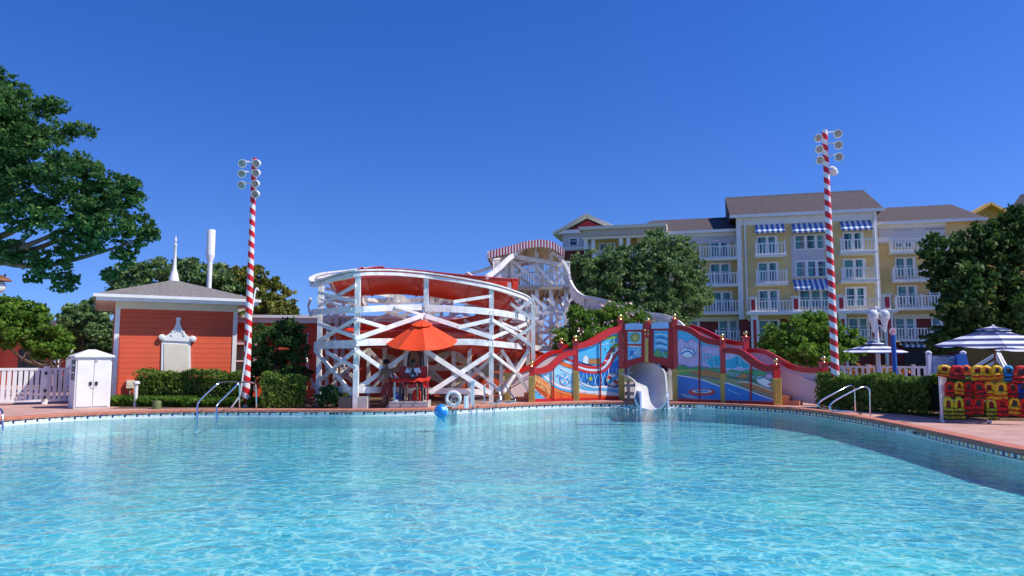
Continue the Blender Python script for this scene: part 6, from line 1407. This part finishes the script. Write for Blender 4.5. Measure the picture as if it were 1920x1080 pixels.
for ri,row in enumerate(rows):
    for k,(px,col,wpx,h,bands,rot) in enumerate(row):
        w=wpx/F*17.0*random.uniform(.9,1.02); h*=random.uniform(1.0,1.12); p=vest_proto(col,w,h,bands)
        q=Wp(px,740,ra_,rbq); z=rz[ri]+(.10 if ri<2 else .12)
        p.location=V(q.x,q.y,z)+rn*.05+rn*.03*(k%2); p.rotation_euler=(R(random.uniform(3,9)),R(rot+random.uniform(-4,4)),math.atan2(rd.y,rd.x)+R(random.uniform(-16,16)))
        cn={'yellow':'orange-yellow','lime':'lime yellow','navy':'navy blue'}.get(col,col)
        p['label']=f"{cn} life vest, {ordn[k]} from the left in the {rowz[ri]} row of the rack"
# a dark mat of straps and hedge behind
# ------------------------------------------------------------------ things behind the right hedge
fA,fB=P(1545,700,31),P(1765,700,29.5); fA.z=fB.z=0
picket_fence('picket_fence',fA,fB,P(1650,686,30.2).z,'white picket fence running behind the loungers and the right hedge','fence',.10,.13,posts=[0,1.7,3.4])
gl_=P(1648,700,28.8); gl_.z=0; e=empty('twin_globe_lamp',gl_,'white lamp post with two globes on cone shaped holders','street lamp')
zt_=P(1647,603,28.8).z; mb=MB(); mb.tube([gl_,V(gl_.x,gl_.y,zt_-.9),V(gl_.x,gl_.y,zt_+.5)],[.1,.075,.04],10); mb.ball(V(gl_.x,gl_.y,zt_+.55),.06); mb.build('pole',M['white'],e,True)
for s_ in(-1,1):
    c=P(1647+s_*10.5,590,28.8); mb=MB(); mb.tube([V(gl_.x,gl_.y,zt_-.25),V(gl_.x+s_*.14,gl_.y,zt_-.15),c-V(-s_*.0,0,.62)],.03,7); mb.build('arm',M['white'],e,True)
    mb=MB(); mb.lathe(c,[(.02,-.72),(.045,-.68),(.13,-.26),(.20,-.16),(.215,-.12),(.17,-.10)],16); hd=mb.build('holder',M['white'],e,True)
    mb=MB(); mb.ball(c+V(0,0,.0),.215,0,20); mb.build('globe',M['lamp'],hd,True)
sp2=P(1678,700,26.5); sp2.z=0; e=empty('shower_post',sp2,'blue outdoor shower post topped by a round pink sign','shower'); zt_=P(1678,628,26.5).z
mb=MB(); mb.tube([sp2,V(sp2.x,sp2.y,zt_)],.085,12); mb.build('post',M['blue'],e,True)
mb=MB(); mb.tube([V(sp2.x+.05,sp2.y,zt_-.25),V(sp2.x+.2,sp2.y,zt_-.24),V(sp2.x+.26,sp2.y,zt_-.33)],.022,7); mb.lathe(V(sp2.x+.26,sp2.y,zt_-.38),[(.05,0),(.03,.06)],10); mb.build('shower_head',M['brass'],e,True)
mb=MB(); mb.lathe(V(sp2.x-.06,sp2.y-.1,zt_+.12),[(.13,0),(.13,.03)],20,0,V(0,-1,0)); sg=mb.build('round_sign',M['pink'],e)
mb=MB(); mb.lathe(V(sp2.x-.06,sp2.y-.132,zt_+.12),[(.085,0),(.085,.006),(.05,.006)],18,0,V(0,-1,0)); mb.build('sign_disc',mat('rose_disc',(.65,.25,.30),.5),sg)
# sign board
s0,s1=P(1743,700,24.6),P(1808,700,24.3); s0.z=s1.z=0; sd_=(s1-s0).normalized(); sn=V(sd_.y,-sd_.x,0); zt_=P(1775,665,24.5).z; zb_=P(1775,703,24.5).z
e=empty('rules_sign',s0,'lavender-white notice board between two capped posts behind the hedge','sign')
for q in (s0,s1):
    mb=MB(); mb.box(q+V(0,0,(zt_+.06)/2),(.13,.13,zt_+.06)); mb.lathe(q+V(0,0,zt_+.06),[(.12,0),(.12,.02),(.02,.08)],4); mb.build('post',M['lavsign'],e)
mb=MB(); c=(s0+s1)/2+V(0,0,(zt_+zb_)/2); hw_=(s1-s0).length/2-.05; mb.frame(c,sd_*hw_,sn*.03,V(0,0,(zt_-zb_)/2-.02)); bd=mb.build('board',M['lavsign'],e)
mb=MB()
for dz,hh in ((zt_-zb_)/2-.03,.012),(-(zt_-zb_)/2+.03,.012): mb.frame(c+sn*.034+V(0,0,dz),sd_*(hw_-.03),sn*.004,V(0,0,hh))
mb.frame(c-sd_*(hw_-.04)+sn*.034,sd_*.012,sn*.004,V(0,0,(zt_-zb_)/2-.04)); mb.build('border',M['navy'],bd)
mb=MB(); mb.frame(c+sn*.034-sd_*.06+V(0,0,(zt_-zb_)/2-.075),sd_*(hw_-.28),sn*.003,V(0,0,.018)); text_mb(mb,'WATER POOL',c-sd_*(hw_-.12)+sn*.031+V(0,0,.13),sd_,V(0,0,1),.075,0,.004,.62)
for k,(x,w,z) in enumerate(((-.05,.34,.08),(.1,.25,.05),(-.02,.42,.0),(.12,.22,-.05))): mb.frame(c+sn*.034+sd_*x+V(0,0,z),sd_*w,sn*.003,V(0,0,.006))
mb.build('lettering',M['navy'],bd)
b0=P(1806,690,24.0); b0.z=0; zt_=P(1806,664,24).z; mb=MB(); mb.add([b0+V(-.20,-.1,0),b0+V(.42,-.1,0),b0+V(.12,-.02,zt_),b0+V(-.2,-.02,zt_),b0+V(-.20,.3,0),b0+V(.42,.3,0),b0+V(.12,.1,zt_),b0+V(-.2,.1,zt_)],[(0,1,2,3),(5,4,7,6),(0,4,5,1),(1,5,6,2),(2,6,7,3),(3,7,4,0)])
mb.build('blue_cover',M['blue'],None,False,'deep blue tapered cover standing right of the notice board','cover',loc=b0)
lf=P(1878,700,22.6); lf.z=0; e=empty('pool_lift',lf,'white angled frame rising behind the life vest rack','frame')
for a in (((1826,690),(1868,664),.09),((1848,688),(1874,674),.08),((1868,662),(1882,692),.10),((1873,662),(1889,692),.06)):
    mb=MB(); mb.beam(P(*a[0],22.8),P(*a[1],22.6),.08,a[2]); mb.build('bar',M['white'],e)
for x in(1828,1884):
    mb=MB(); q=P(x,690,22.7); mb.beam(V(q.x,q.y,0),q,.08,.08); mb.build('leg',M['white'],e)
mb=MB(); mb.beam(P(1822,690,22.8),P(1892,691,22.6),.1,.06); mb.build('top_bar',M['white'],e)
# loungers
def lounger():
    o=V(0,0,-60); e=empty('sun_lounger',o,'x','sun lounger','sun loungers behind the right hedge')
    for s_ in(-1,1):
        mb=MB(); mb.tube([o+V(s_*.31,-1.1,.36),o+V(s_*.31,.2,.36),o+V(s_*.31,.85,.92)],.025,7); mb.build('frame',M['white'],e,True)
    for x in(-.31,.31):
        for y in(-.95,.15): mb=MB(); mb.tube([o+V(x,y,0),o+V(x,y,.36)],.022,7); mb.build('leg',M['white'],e)
    mb=MB(); mb.add([o+V(-.29,-1.05,.37),o+V(.29,-1.05,.37),o+V(.29,.18,.34),o+V(-.29,.18,.34)]+[o+V(-.29,-1.05,.35),o+V(.29,-1.05,.35),o+V(.29,.18,.32),o+V(-.29,.18,.32)],[(0,1,2,3),(7,6,5,4),(0,4,5,1),(1,5,6,2),(2,6,7,3),(3,7,4,0)]); mb.build('seat',M['bluecloth'],e)
    mb=MB(); a=[o+V(-.29,.2,.36),o+V(.29,.2,.36),o+V(.29,.85,.93),o+V(-.29,.85,.93)]; mb.poly(a,V(0,-.66,.75),.03); mb.build('backrest',M['bluecloth'],e)
    register(e); return e
lp_=lounger(); spots=[(1560,28.3,-50,'white framed lounger nearest the mural behind the hedge'),(1612,28,60,'white framed lounger just right of the striped mast'),(1634,27.6,62,'white framed lounger under the smaller striped umbrella'),(1668,27.9,-25,'blue sling lounger left of the blue shower post'),(1707,27.6,-20,'blue sling lounger between the shower post and the notice board')]
for i,(px,d,a,lab) in enumerate(spots):
    o=lp_ if i==0 else copy_tree(lp_); q=P(px,700,d); o.location=(q.x,d,0); o.rotation_euler=(0,0,R(a)+math.pi*0); o['label']=lab
